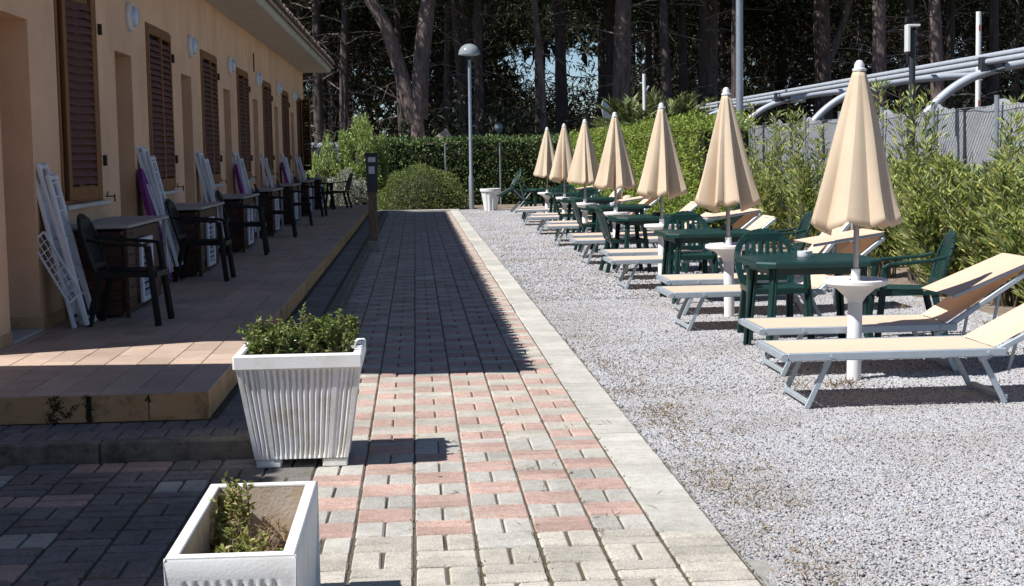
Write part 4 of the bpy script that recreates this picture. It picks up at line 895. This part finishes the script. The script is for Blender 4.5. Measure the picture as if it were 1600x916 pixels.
# curved steel canopy frame behind the fence
t = thing('steel_canopy_frame', 'curved pale steel tube canopy frame standing behind the netted fence', 'canopy frame'); ribp = [(6.72, 0), (6.74, .8), (6.83, 1.4), (7.0, 1.82), (7.28, 2.16), (7.62, 2.42), (8.0, 2.575), (8.6, 2.70), (9.4, 2.78), (10.2, 2.80)]
_t = np.arange(len(ribp)); _q = np.linspace(0, len(ribp) - 1, 46); rx_ = np.interp(_q, _t, [p[0] for p in ribp]); rz2 = np.interp(_q, _t, [p[1] for p in ribp])
for _ in range(6): rx_[1:-1] = (rx_[:-2] + 2 * rx_[1:-1] + rx_[2:]) / 4; rz2[1:-1] = (rz2[:-2] + 2 * rz2[1:-1] + rz2[2:]) / 4
rb = MB(); rb.tube([(x, 0, z) for x, z in zip(rx_, rz2)], .062, 14); rb = rb.mesh('rib', 'steel_white', True)
for yv in (15.0, 21.2, 27.4, 33.5, 39.8, 46.0): obj('rib', rb, t, (0, yv, 0))
for x, z, r, y0, y1 in ((8.0, 2.70, .045, 13, 48), (8.16, 2.80, .045, 13, 48), (9.3, 2.90, .045, 13, 44), (10.1, 2.9, .05, 13, 44)): b = MB(); b.tube([(x, y0, z), (x, y1, z)], r, 10); b.build('purlin', 'steel_white', t, smooth=True)
cl = MB(); cl.box((7.9, -.06, 2.56), (8.25, .06, 2.77), .01); cl = cl.mesh('clamp', 'dark_metal')
for yv in (15.0, 21.2, 27.4, 33.5, 39.8): obj('clamp', cl, t, (0, yv, 0))
# dish, tent, caravan
t = thing('satellite_dish', 'round white satellite dish on a stand above the right hedge', 'satellite dish', (5.75, 46, 0)); b = MB(); b.lathe([(.001, .06), (.2, .045), (.36, .0), (.365, .012), (.2, .06), (.001, .075)], 24); d = b.build('reflector', 'lamp_white', t, loc=(0, 0, 2.75), rot=(R(82), 0, R(62)), smooth=True)
b = MB(); b.tube([(0, .12, 0), (0, .12, 2.75)], .03, 8); b.tube([(0, .12, 2.7), (0.02, 0, 2.75)], .02, 6); b.build('stand', 'galvanised', t)
t = thing('ridge_tent', 'cream ridge tent peeping over the back hedge below the forked pine', 'tent', (.92, 49.6, 0)); b = MB(); b.add([(-.62, -.7, 1.85), (.5, -.7, 1.85), (.08, -.7, 2.38), (-.62, .9, 1.85), (.5, .9, 1.85), (.08, .9, 2.38)], [(0, 1, 2), (3, 5, 4), (0, 2, 5, 3), (1, 4, 5, 2), (0, 3, 4, 1)]); b.build('roof', 'cream_sling', t); b = MB(); b.box((-.58, -.66, 0), (.46, .86, 1.848)); b.build('tent_wall', 'white_paint', t)
t = thing('caravan', 'low blue grey caravan roof behind the bright bush on the left', 'caravan', (-3.3, 55, 0)); b = MB(); b.box((-2.4, -1, .45), (2.4, 1, 2.05), .15); b.build('body', 'galvanised', t); b = MB(); b.box((-1.6, -1.02, 1.2), (-.4, -1.004, 1.75), .005); b.build('window', 'box_dark', t)
wh = MB(); T90 = Matrix.Rotation(R(90), 4, 'X'); wh.lathe([(.001, -.1), (.3, -.1), (.3, .1), (.001, .1)], 16); wh.v = [tuple(T90 @ Vector(p)) for p in wh.v]
for x in (-.3, .4): wh.build('wheel', 'black_plastic', t, loc=(x, -.85, .3))

# ================================================================== HEDGES AND SHRUBS
def bar_shrub(name, label, loc, ns, h, spread, nl, m, L=.10, Wd=.022, group=None, seed=0, lean_=(0, 0)):
    r = random.Random(seed); t = thing(name, label, 'shrub', loc, 0, group); b = MB(); P = []; D = []
    for _ in range(ns):
        a = r.uniform(0, 6.283); q = r.random() ** .6 * spread; hh = min(h, 1.52) * r.uniform(.62, 1.05) * (1 - .2 * q / max(spread, .01)) if _ > 3 else h * r.uniform(.86, 1.05); x0, y0 = q * .35 * math.cos(a), q * .35 * math.sin(a); x1, y1 = q * math.cos(a) + lean_[0], q * math.sin(a) + lean_[1]; wob = r.uniform(0, 6)
        pts = [Vector((x0 + (x1 - x0) * s + .03 * math.sin(5 * s + wob), y0 + (y1 - y0) * s + .03 * math.cos(4 * s + wob), hh * s)) for s in np.linspace(0, 1, 8)]; b.tube(pts, [.011 * (1 - .75 * s) for s in np.linspace(0, 1, 8)], 4, False)
        for _ in range(nl):
            s = .12 + .88 * r.random() ** .75; i = min(int(s * 7), 6); d0 = (pts[i + 1] - pts[i]).normalized(); p = pts[i].lerp(pts[i + 1], s * 7 - i); aa = r.uniform(0, 6.283); o = Vector((math.cos(aa), math.sin(aa), r.uniform(-.1, .5))); off = r.random() ** 2 * .12
            P.append(p + o * off); D.append(d0 * r.uniform(.4, 1.3) + o * .9)
    b.build('stem', 'twig', t); obj('foliage', leaves(P, D, L, Wd, 'foliage', m), t, kind='stuff'); return t
og = 'oleanders along the netted fence'
ol = [(5.60, 11.6, 1.35, 60, .75, 'nearest oleander at the right frame edge'), (5.65, 13.1, 1.6, 60, .75, 'broad oleander behind the nearest lounger head'), (5.75, 14.5, 2.0, 46, .62, 'oleander with a tall shoot at the far right of the fence'),
      (5.6, 15.6, 1.7, 60, .75, 'dense oleander right of the floodlight pole'), (5.75, 16.9, 2.1, 44, .5, 'oleander just right of the floodlight pole foot'), (5.55, 18.0, 2.25, 40, .42, 'tall narrow oleander hugging the floodlight pole on its left'),
      (5.7, 19.4, 1.25, 24, .5, 'low oleander half hidden by the nearest parasol'), (5.55, 21.0, 2.1, 15, .45, 'sparse tall oleander left of the nearest parasol'), (5.5, 22.4, 1.7, 16, .5, 'thin yellowing oleander between the two nearest parasols'), (5.5, 23.7, 2.15, 15, .42, 'lanky oleander close to the second parasol'), (5.4, 24.9, 1.5, 30, .5, 'oleander beside the end of the clipped hedge')]
for k, (x, yv, h, ns, sp_, lb) in enumerate(ol): bar_shrub('oleander', lb, (x, yv, 0), ns, h, sp_, 135, 'oleander', .105, .024, og, 40 + k)
def hedge(name, label, x0, x1, y0, y1, h, m, dens, L, Wd, seed, core=True, cat='hedge', wav=.08):
    rg = np.random.default_rng(seed); t = thing(name, label, cat, ((x0 + x1) / 2, (y0 + y1) / 2, 0)); w, d = (x1 - x0) / 2, (y1 - y0) / 2
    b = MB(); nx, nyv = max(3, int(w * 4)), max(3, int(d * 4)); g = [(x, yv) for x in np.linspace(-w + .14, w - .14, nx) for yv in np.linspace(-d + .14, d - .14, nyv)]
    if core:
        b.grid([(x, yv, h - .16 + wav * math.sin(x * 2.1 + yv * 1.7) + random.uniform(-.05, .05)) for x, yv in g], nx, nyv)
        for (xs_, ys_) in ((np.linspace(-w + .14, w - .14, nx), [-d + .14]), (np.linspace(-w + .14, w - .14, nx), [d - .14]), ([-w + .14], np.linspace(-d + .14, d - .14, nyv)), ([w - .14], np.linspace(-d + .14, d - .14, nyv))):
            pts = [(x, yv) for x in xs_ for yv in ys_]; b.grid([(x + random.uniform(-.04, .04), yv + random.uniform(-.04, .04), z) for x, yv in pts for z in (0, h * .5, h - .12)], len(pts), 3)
        b.build('dark_core', 'core', t)  # dark filler shell added inside the leaves to stop see-through
    P = []; D = []
    def surf(n, f):
        u = rg.random((n, 2)); p, nn = f(u); depth = np.abs(rg.normal(0, .09, (n, 1))) - .06; cl_ = .06 * np.sin(p[:, :1] * 5 + p[:, 2:] * 6) * np.cos(p[:, 1:2] * 5.3 + p[:, 2:] * 3); P.append(p - nn * (depth - cl_)); D.append(nn * .6 + rg.normal(size=(n, 3)) * .75 + [0, 0, .25])
    hv = lambda p: h + wav * np.sin(p[:, 0] * 2.1 + p[:, 1] * 1.7)
    def top(u): p = np.c_[(u * 2 - 1) * [w, d], np.zeros(len(u))]; p[:, 2] = hv(p); return p, np.tile([0, 0, 1.], (len(u), 1))
    surf(int(4 * w * d * dens), top)
    for ax, sg in ((0, -1), (0, 1), (1, -1), (1, 1)):
        if (ax, sg) == (0, 1) and x0 > 3: continue
        if (ax, sg) == (1, 1): continue
        half = d if ax == 0 else w
        def sd_(u, ax=ax, sg=sg):
            p = np.zeros((len(u), 3)); p[:, 1 - ax] = (u[:, 0] * 2 - 1) * half; p[:, ax] = sg * (w if ax == 0 else d); p[:, 2] = u[:, 1] * hv(p); nn = np.zeros((len(u), 3)); nn[:, ax] = sg; return p, nn
        surf(int(2 * half * h * dens), sd_)
    P, D = np.concatenate(P), np.concatenate(D); obj('foliage', leaves(P, D, L, Wd, 'foliage', m), t, kind='stuff'); return t
hedge('clipped_hedge', 'dark green clipped laurel hedge closing the far end of the path', -2.2, 4.6, 47.2, 48.2, 1.99, 'laurel', 420, .11, .05, 3, wav=.03)
hedge('clipped_hedge', 'bright green clipped hedge running behind the far parasols', 4.75, 5.75, 25.6, 34.6, 2.02, 'bright_hedge', 420, .085, .036, 4)
hedge('clipped_hedge', 'bright yellow green hedge stretch behind the farthest parasols', 4.55, 5.6, 34.7, 45.2, 2.0, 'bright_hedge', 330, .09, .038, 5)
def mound(name, label, loc, rx, ry, h, m, n, L, Wd, seed, base=0.0, up=.3, lump=.12, cat='bush'):
    rg = np.random.default_rng(seed); t = thing(name, label, cat, loc); d = rg.normal(size=(n, 3)); d /= np.linalg.norm(d, axis=1, keepdims=True); d[:, 2] = np.abs(d[:, 2]) if base <= 0 else d[:, 2]
    s = 1 + lump * np.sin(d[:, 0] * 6 + 1) * np.cos(d[:, 1] * 5 + seed) + lump * .8 * np.sin(d[:, 2] * 9 + d[:, 0] * 8); s *= 1 - np.abs(rg.normal(0, .09, n)); P = d * s[:, None] * [rx, ry, h] + [0, 0, base]; P[:, 2] = np.maximum(P[:, 2], .02)
    b = MB(); nn = 14; Pc = [(rx * .8 * math.cos(a) * math.cos(e), ry * .8 * math.sin(a) * math.cos(e), max(0, base + h * .8 * math.sin(e))) for e in np.linspace(0 if base <= 0 else -1.2, 1.5, 7) for a in np.linspace(0, 6.2832, nn)]; b.grid(Pc, 7, nn); b.build('dark_core', 'core', t)  # dark filler dome added under the leaves, no real twigs
    obj('foliage', leaves(P, d * .7 + rg.normal(size=(n, 3)) * .6 + [0, 0, up], L, Wd, 'foliage', m), t, kind='stuff'); return t
for k, (x, yv, h) in enumerate(((5.0, 26.5, 2.3), (5.3, 28.4, 2.2), (4.95, 30.5, 2.25), (5.2, 33, 2.2))): bar_shrub('hedge_shoots', 'loose leafy shoots growing through the bright clipped hedge, %s from the camera' % ORD[k], (x, yv, 0), 16, h, .55, 60, 'bright_hedge', .085, .03, 'loose shoots in the bright hedge', 80 + k)
mound('round_bush', 'wide low dome of clipped green bush at the end of the path', (.22, 44.3, 0), 1.36, 1.0, 1.24, 'mound', 9000, .085, .022, 2, lump=.06)
mound('bright_bush', 'tall bright green leafy bush behind the far end of the terrace', (-1.5, 46.0, 0), .9, .8, 2.36, 'pitto', 8000, .13, .045, 3, up=.6, lump=.22)
mound('bright_bush', 'lower bright green bush against the corner of the cabins', (-2.55, 46.0, 0), .75, .7, 1.8, 'pitto', 4200, .12, .045, 7, up=.6, lump=.2)
mound('silver_bush', 'silvery grey bush beside the last counter on the terrace', (-1.95, 44.6, 0), .72, .6, 1.02, 'silver', 4200, .075, .024, 4, lump=.2)
# poles in the back hedge
for k, (x, lb) in enumerate(((.93, 'thin grey fence post in the back hedge behind the round bush'), (2.6, 'thin grey fence post in the back hedge below the globe lamp'))):
    t = thing('hedge_post', lb, 'post', (x, 47.05, 0)); b = MB(); b.tube([(0, 0, 0), (0, 0, 1.85)], .025, 8); b.build('shaft', 'galvanised', t); b = MB(); b.lathe([(.03, 1.84), (.03, 1.87), (.001, 1.88)], 8); b.build('cap', 'galvanised', t)
# palms
def palm(loc, label, seed, s=1.0, trunk=1.95):
    r = random.Random(seed); t = thing('palm_tree', label, 'palm', loc, 0, 'palms behind the right hedge'); b = MB(); b.tube([(0, 0, 0), (0, 0, trunk)], [.22, .17], 10); b.build('trunk', 'bark', t); P = []; D = []; st_ = MB()
    for k in range(26):
        a = r.uniform(0, 6.283); e = r.uniform(.15, 1.3); L = s * r.uniform(1.1, 1.6); pts = []
        for q in np.linspace(0, 1, 9): pts.append(Vector((math.cos(a) * L * math.cos(e) * q, math.sin(a) * L * math.cos(e) * q, trunk + L * math.sin(e) * q - .32 * L * q * q)))
        st_.tube(pts, [.014 * (1 - .8 * q) for q in np.linspace(0, 1, 9)], 4, False)
        for q in np.linspace(.15, 1, 34):
            i = min(int(q * 8), 7); p = pts[i].lerp(pts[i + 1], q * 8 - i); d = (pts[i + 1] - pts[i]).normalized(); sd_ = d.cross(Vector((0, 0, 1))).normalized()
            for sg in (-1, 1): P.append(p); D.append(sd_ * sg + d * .9 + Vector((0, 0, .35)))
    st_.build('frond_rib', 'twig', t); obj('fronds', leaves(P, D, .34 * s, .026, 'fronds', 'palm'), t, kind='stuff')
palm((5.75, 41.5, 0), 'feathery palm left of the white marker pole', 1); palm((6.75, 41.5, 0), 'feathery palm right of the white marker pole', 2, 1.05, 2.05); palm((7.7, 43, 0), 'smaller dim palm beside the steel frame', 3, .95, 2.0)

# ================================================================== PINE WOOD
def crown_mesh(seed, n=190, rx=4.6, rz=1.9, per=20, L=.5, Wd=.075):
    rg = np.random.default_rng(seed); d = rg.normal(size=(n, 3)); d /= np.linalg.norm(d, axis=1, keepdims=True); c = d * (rg.random((n, 1)) ** .4) * [rx, rx, rz]; c[:, 2] -= .07 * (c[:, 0] ** 2 + c[:, 1] ** 2) / 3
    P = np.repeat(c, per, 0) + rg.normal(size=(n * per, 3)) * .42; return leaves(P, rg.normal(size=(n * per, 3)) + [0, 0, .3], L, Wd, 'crown', 'needles')
CR = [crown_mesh(s) for s in (1, 2, 3)]
def trunk_mesh(h, r0, bend, seed, m='bark', n=12, fork=None):
    r = random.Random(seed); b = MB(); k = 14; ph = r.uniform(0, 6)
    pts = [Vector((bend[0] * s * s + .12 * math.sin(3 * s + ph), bend[1] * s * s + .1 * math.cos(2.5 * s + ph), h * s)) for s in np.linspace(0, 1, k)]
    b.tube(pts, [r0 * (1.12 if i == 0 else 1) * (1 - .45 * i / (k - 1)) * (1 + r.uniform(-.05, .05)) for i in range(k)], n)
    if fork: b.tube([Vector(p) for p in fork[0]], fork[1], n)
    b.v = [(x + r.uniform(-.012, .012), yv + r.uniform(-.012, .012), z) for x, yv, z in b.v]; return b.mesh('trunk', m, True)
def branch_mesh(seed, n, z0, z1, L):
    r = random.Random(seed); b = MB()
    for _ in range(n):
        z = r.uniform(z0, z1); a = r.uniform(0, 6.283); l = L * r.uniform(.4, 1); p = Vector((0, 0, z)); d = Vector((math.cos(a), math.sin(a), r.uniform(-.25, .45))); pts = [p]
        for q in range(5): d = (d + Vector((r.gauss(0, .18), r.gauss(0, .18), r.gauss(-.02, .14)))).normalized(); p = p + d * l / 5; pts.append(p)
        b.tube(pts, [.035, .028, .022, .016, .011, .006], 4, False)
        for _ in range(3):
            i = r.randrange(1, 5); q = pts[i]; d2 = (d + Vector((r.gauss(0, .8), r.gauss(0, .8), r.gauss(0, .5)))).normalized(); b.tube([q, q + d2 * l * .18, q + d2 * l * .34 + Vector((0, 0, -.05))], [.012, .009, .004], 4, False)
    return b.mesh('dead_branches', 'dead_twig')
BRM = [branch_mesh(s, 16, 2.2, 9, 2.6) for s in (1, 2, 3, 4)]
TM = [trunk_mesh(12, .20, (random.uniform(-.5, .5), random.uniform(-.3, .3)), s, 'bark_dark', 8) for s in range(5)]
def pine(x, yv, label, r0=None, h=12, bend=(0, 0), seed=0, mesh=None, group=None, crown_z=None, cs=1.0, br=True, m='bark', fork=None):
    rr = random.Random(seed * 13 + 5); t = thing('pine_tree', label, 'pine tree', (x, yv, 0), 0, group); obj('trunk', mesh or trunk_mesh(h, r0, bend, seed, m, 14, fork), t, rot=(0, 0, 0 if r0 else rr.uniform(0, 6)))
    c = obj('crown', CR[seed % 3], t, (bend[0] * .7, bend[1] * .7, (crown_z or h) + .3), (0, 0, rr.uniform(0, 6.28)), kind='stuff'); c.scale = (cs, cs, rr.uniform(.9, 1.3))
    if br: obj('dead_branches', BRM[seed % 4], t, kind='stuff', rot=(0, 0, rr.uniform(0, 6.28)))
    return t
pine(.02, 50, 'big forked pine rising behind the back hedge in line with the path', .34, 3.0, (.16, 0), 1, crown_z=10.5, br=False, fork=([(0, 0, 2.6), (-.22, 0, 3.5), (-.42, .05, 4.3), (-.62, .1, 5.0), (-.85, .1, 5.7), (-1.25, .1, 6.4), (-1.9, .2, 7.6), (-2.4, .2, 10)], [.26, .25, .23, .22, .2, .2, .18, .13]))
FK = bpy.data.objects['pine_tree']; b = MB(); b.tube([(.14, 0, 2.7), (.2, 0, 3.6), (.27, 0, 4.6), (.4, 0, 5.6), (.55, 0, 6.6), (.7, 0, 8.2), (.8, 0, 10.5)], [.29, .28, .27, .26, .24, .2, .15], 14); b.build('limb', 'bark', FK, smooth=True)
pine(7.0, 52, 'thick straight pine above the satellite dish', .36, 13, (.15, 0), 2); pine(16.0, 60, 'stout reddish pine left of the nearest parasol tip', .40, 14, (-.15, 0), 3)
FK2 = bpy.data.objects['pine_tree.002']; b = MB(); b.tube([(.05, 0, 4.4), (.45, 0, 5.3), (.9, 0, 6.4), (1.5, 0, 8.5)], [.19, .17, .15, .1], 10); b.build('limb', 'bark', FK2, smooth=True)
pine(11.5, 60, 'pine trunk behind the steel frame, left of the tall grey pole', .30, 14, (.6, 0), 4); pine(2.0, 57, 'dark pine directly behind the dome lamp', .26, 13, (.5, 0), 5, m='bark_dark')
pine(1.9, 54, 'leaning dark pine between the forked pine and the dome lamp', .20, 12, (-1.3, 0), 6, m='bark_dark'); pine(5.3, 56, 'paired dark pine just left of the satellite dish', .26, 13, (.3, 0), 7, m='bark_dark')
pine(4.3, 52, 'slim sunlit pine stem behind the far parasols', .14, 11, (-.5, 0), 8); pine(15.3, 50, 'brown pine behind the floodlight head', .27, 13, (.2, 0), 9); pine(17.0, 49, 'brown pine left of the thin white pole', .24, 13, (-.5, 0), 10)
pine(-3.4, 56, 'dark pine at the corner of the cabin eave', .2, 12, (.4, 0), 11, m='bark_dark')
LM = [(560, 'above the bright bush by the cabin eave'), (690, 'around the big forked pine'), (780, 'around the dome lamp'), (940, 'above the farthest parasols'), (1060, 'behind the palms'), (1180, 'near the tall grey pole'), (1330, 'above the middle of the steel frame'), (1450, 'behind the floodlight pole'), (9999, 'near the thin white pole')]
def pine_label(x, yv):
    px = 648 + 2400 * x / yv; w = next(t for l, t in LM if px < l) if px > 440 else 'at the edge of the cabin eave'
    return '%s dark pine %s' % ('slim' if yv < 64 else 'thin' if yv < 80 else 'far off', w)
n = 0; spots = []
rg = random.Random(99)
while n < 56:
    yv = rg.uniform(52, 96); x = .062 * yv + rg.uniform(-.36, .36) * yv
    if (x > 23 and yv < 52) or 648 + 2400 * x / yv < 400: continue
    if any((x - a) ** 2 + (yv - c) ** 2 < 5 for a, c in spots): continue
    spots.append((x, yv)); n += 1
    pine(x, yv, pine_label(x, yv), None, 12, (0, 0), 20 + n, TM[n % 5], 'slim dark pines in the wood', cs=rg.uniform(.75, 1.1), crown_z=rg.uniform(8.6, 11.5), br=(n % 2 == 0))
# crowns of pines that stand left of and behind the front row keep the wood dark
for k, (x, yv) in enumerate([(-4.8, 50), (10.5, 49.5), (20, 52), (24, 56)]):
    pine(x, yv, pine_label(x, yv), None, 12, (0, 0), 90 + k, TM[k % 5], 'slim dark pines in the wood', cs=1.15, crown_z=10.6 + (k % 3) * .5, br=False)
# undergrowth and the far dark mass of the wood
def mass(name, n, fx_, L, Wd, m, seed):
    rg_ = np.random.default_rng(seed); P = fx_(rg_, n); obj(name, leaves(P, rg_.normal(size=(len(P), 3)), L, Wd, name, m), kind='stuff')
def f_under(r, n):
    y = r.uniform(49, 62, n); x = .062 * y + r.uniform(-.4, .4, n) * y; top = 2.6 + .8 * np.sin(x * .7) + .6 * np.sin(x * 1.9 + y); return np.c_[x, y, r.random(n) ** 1.1 * top]
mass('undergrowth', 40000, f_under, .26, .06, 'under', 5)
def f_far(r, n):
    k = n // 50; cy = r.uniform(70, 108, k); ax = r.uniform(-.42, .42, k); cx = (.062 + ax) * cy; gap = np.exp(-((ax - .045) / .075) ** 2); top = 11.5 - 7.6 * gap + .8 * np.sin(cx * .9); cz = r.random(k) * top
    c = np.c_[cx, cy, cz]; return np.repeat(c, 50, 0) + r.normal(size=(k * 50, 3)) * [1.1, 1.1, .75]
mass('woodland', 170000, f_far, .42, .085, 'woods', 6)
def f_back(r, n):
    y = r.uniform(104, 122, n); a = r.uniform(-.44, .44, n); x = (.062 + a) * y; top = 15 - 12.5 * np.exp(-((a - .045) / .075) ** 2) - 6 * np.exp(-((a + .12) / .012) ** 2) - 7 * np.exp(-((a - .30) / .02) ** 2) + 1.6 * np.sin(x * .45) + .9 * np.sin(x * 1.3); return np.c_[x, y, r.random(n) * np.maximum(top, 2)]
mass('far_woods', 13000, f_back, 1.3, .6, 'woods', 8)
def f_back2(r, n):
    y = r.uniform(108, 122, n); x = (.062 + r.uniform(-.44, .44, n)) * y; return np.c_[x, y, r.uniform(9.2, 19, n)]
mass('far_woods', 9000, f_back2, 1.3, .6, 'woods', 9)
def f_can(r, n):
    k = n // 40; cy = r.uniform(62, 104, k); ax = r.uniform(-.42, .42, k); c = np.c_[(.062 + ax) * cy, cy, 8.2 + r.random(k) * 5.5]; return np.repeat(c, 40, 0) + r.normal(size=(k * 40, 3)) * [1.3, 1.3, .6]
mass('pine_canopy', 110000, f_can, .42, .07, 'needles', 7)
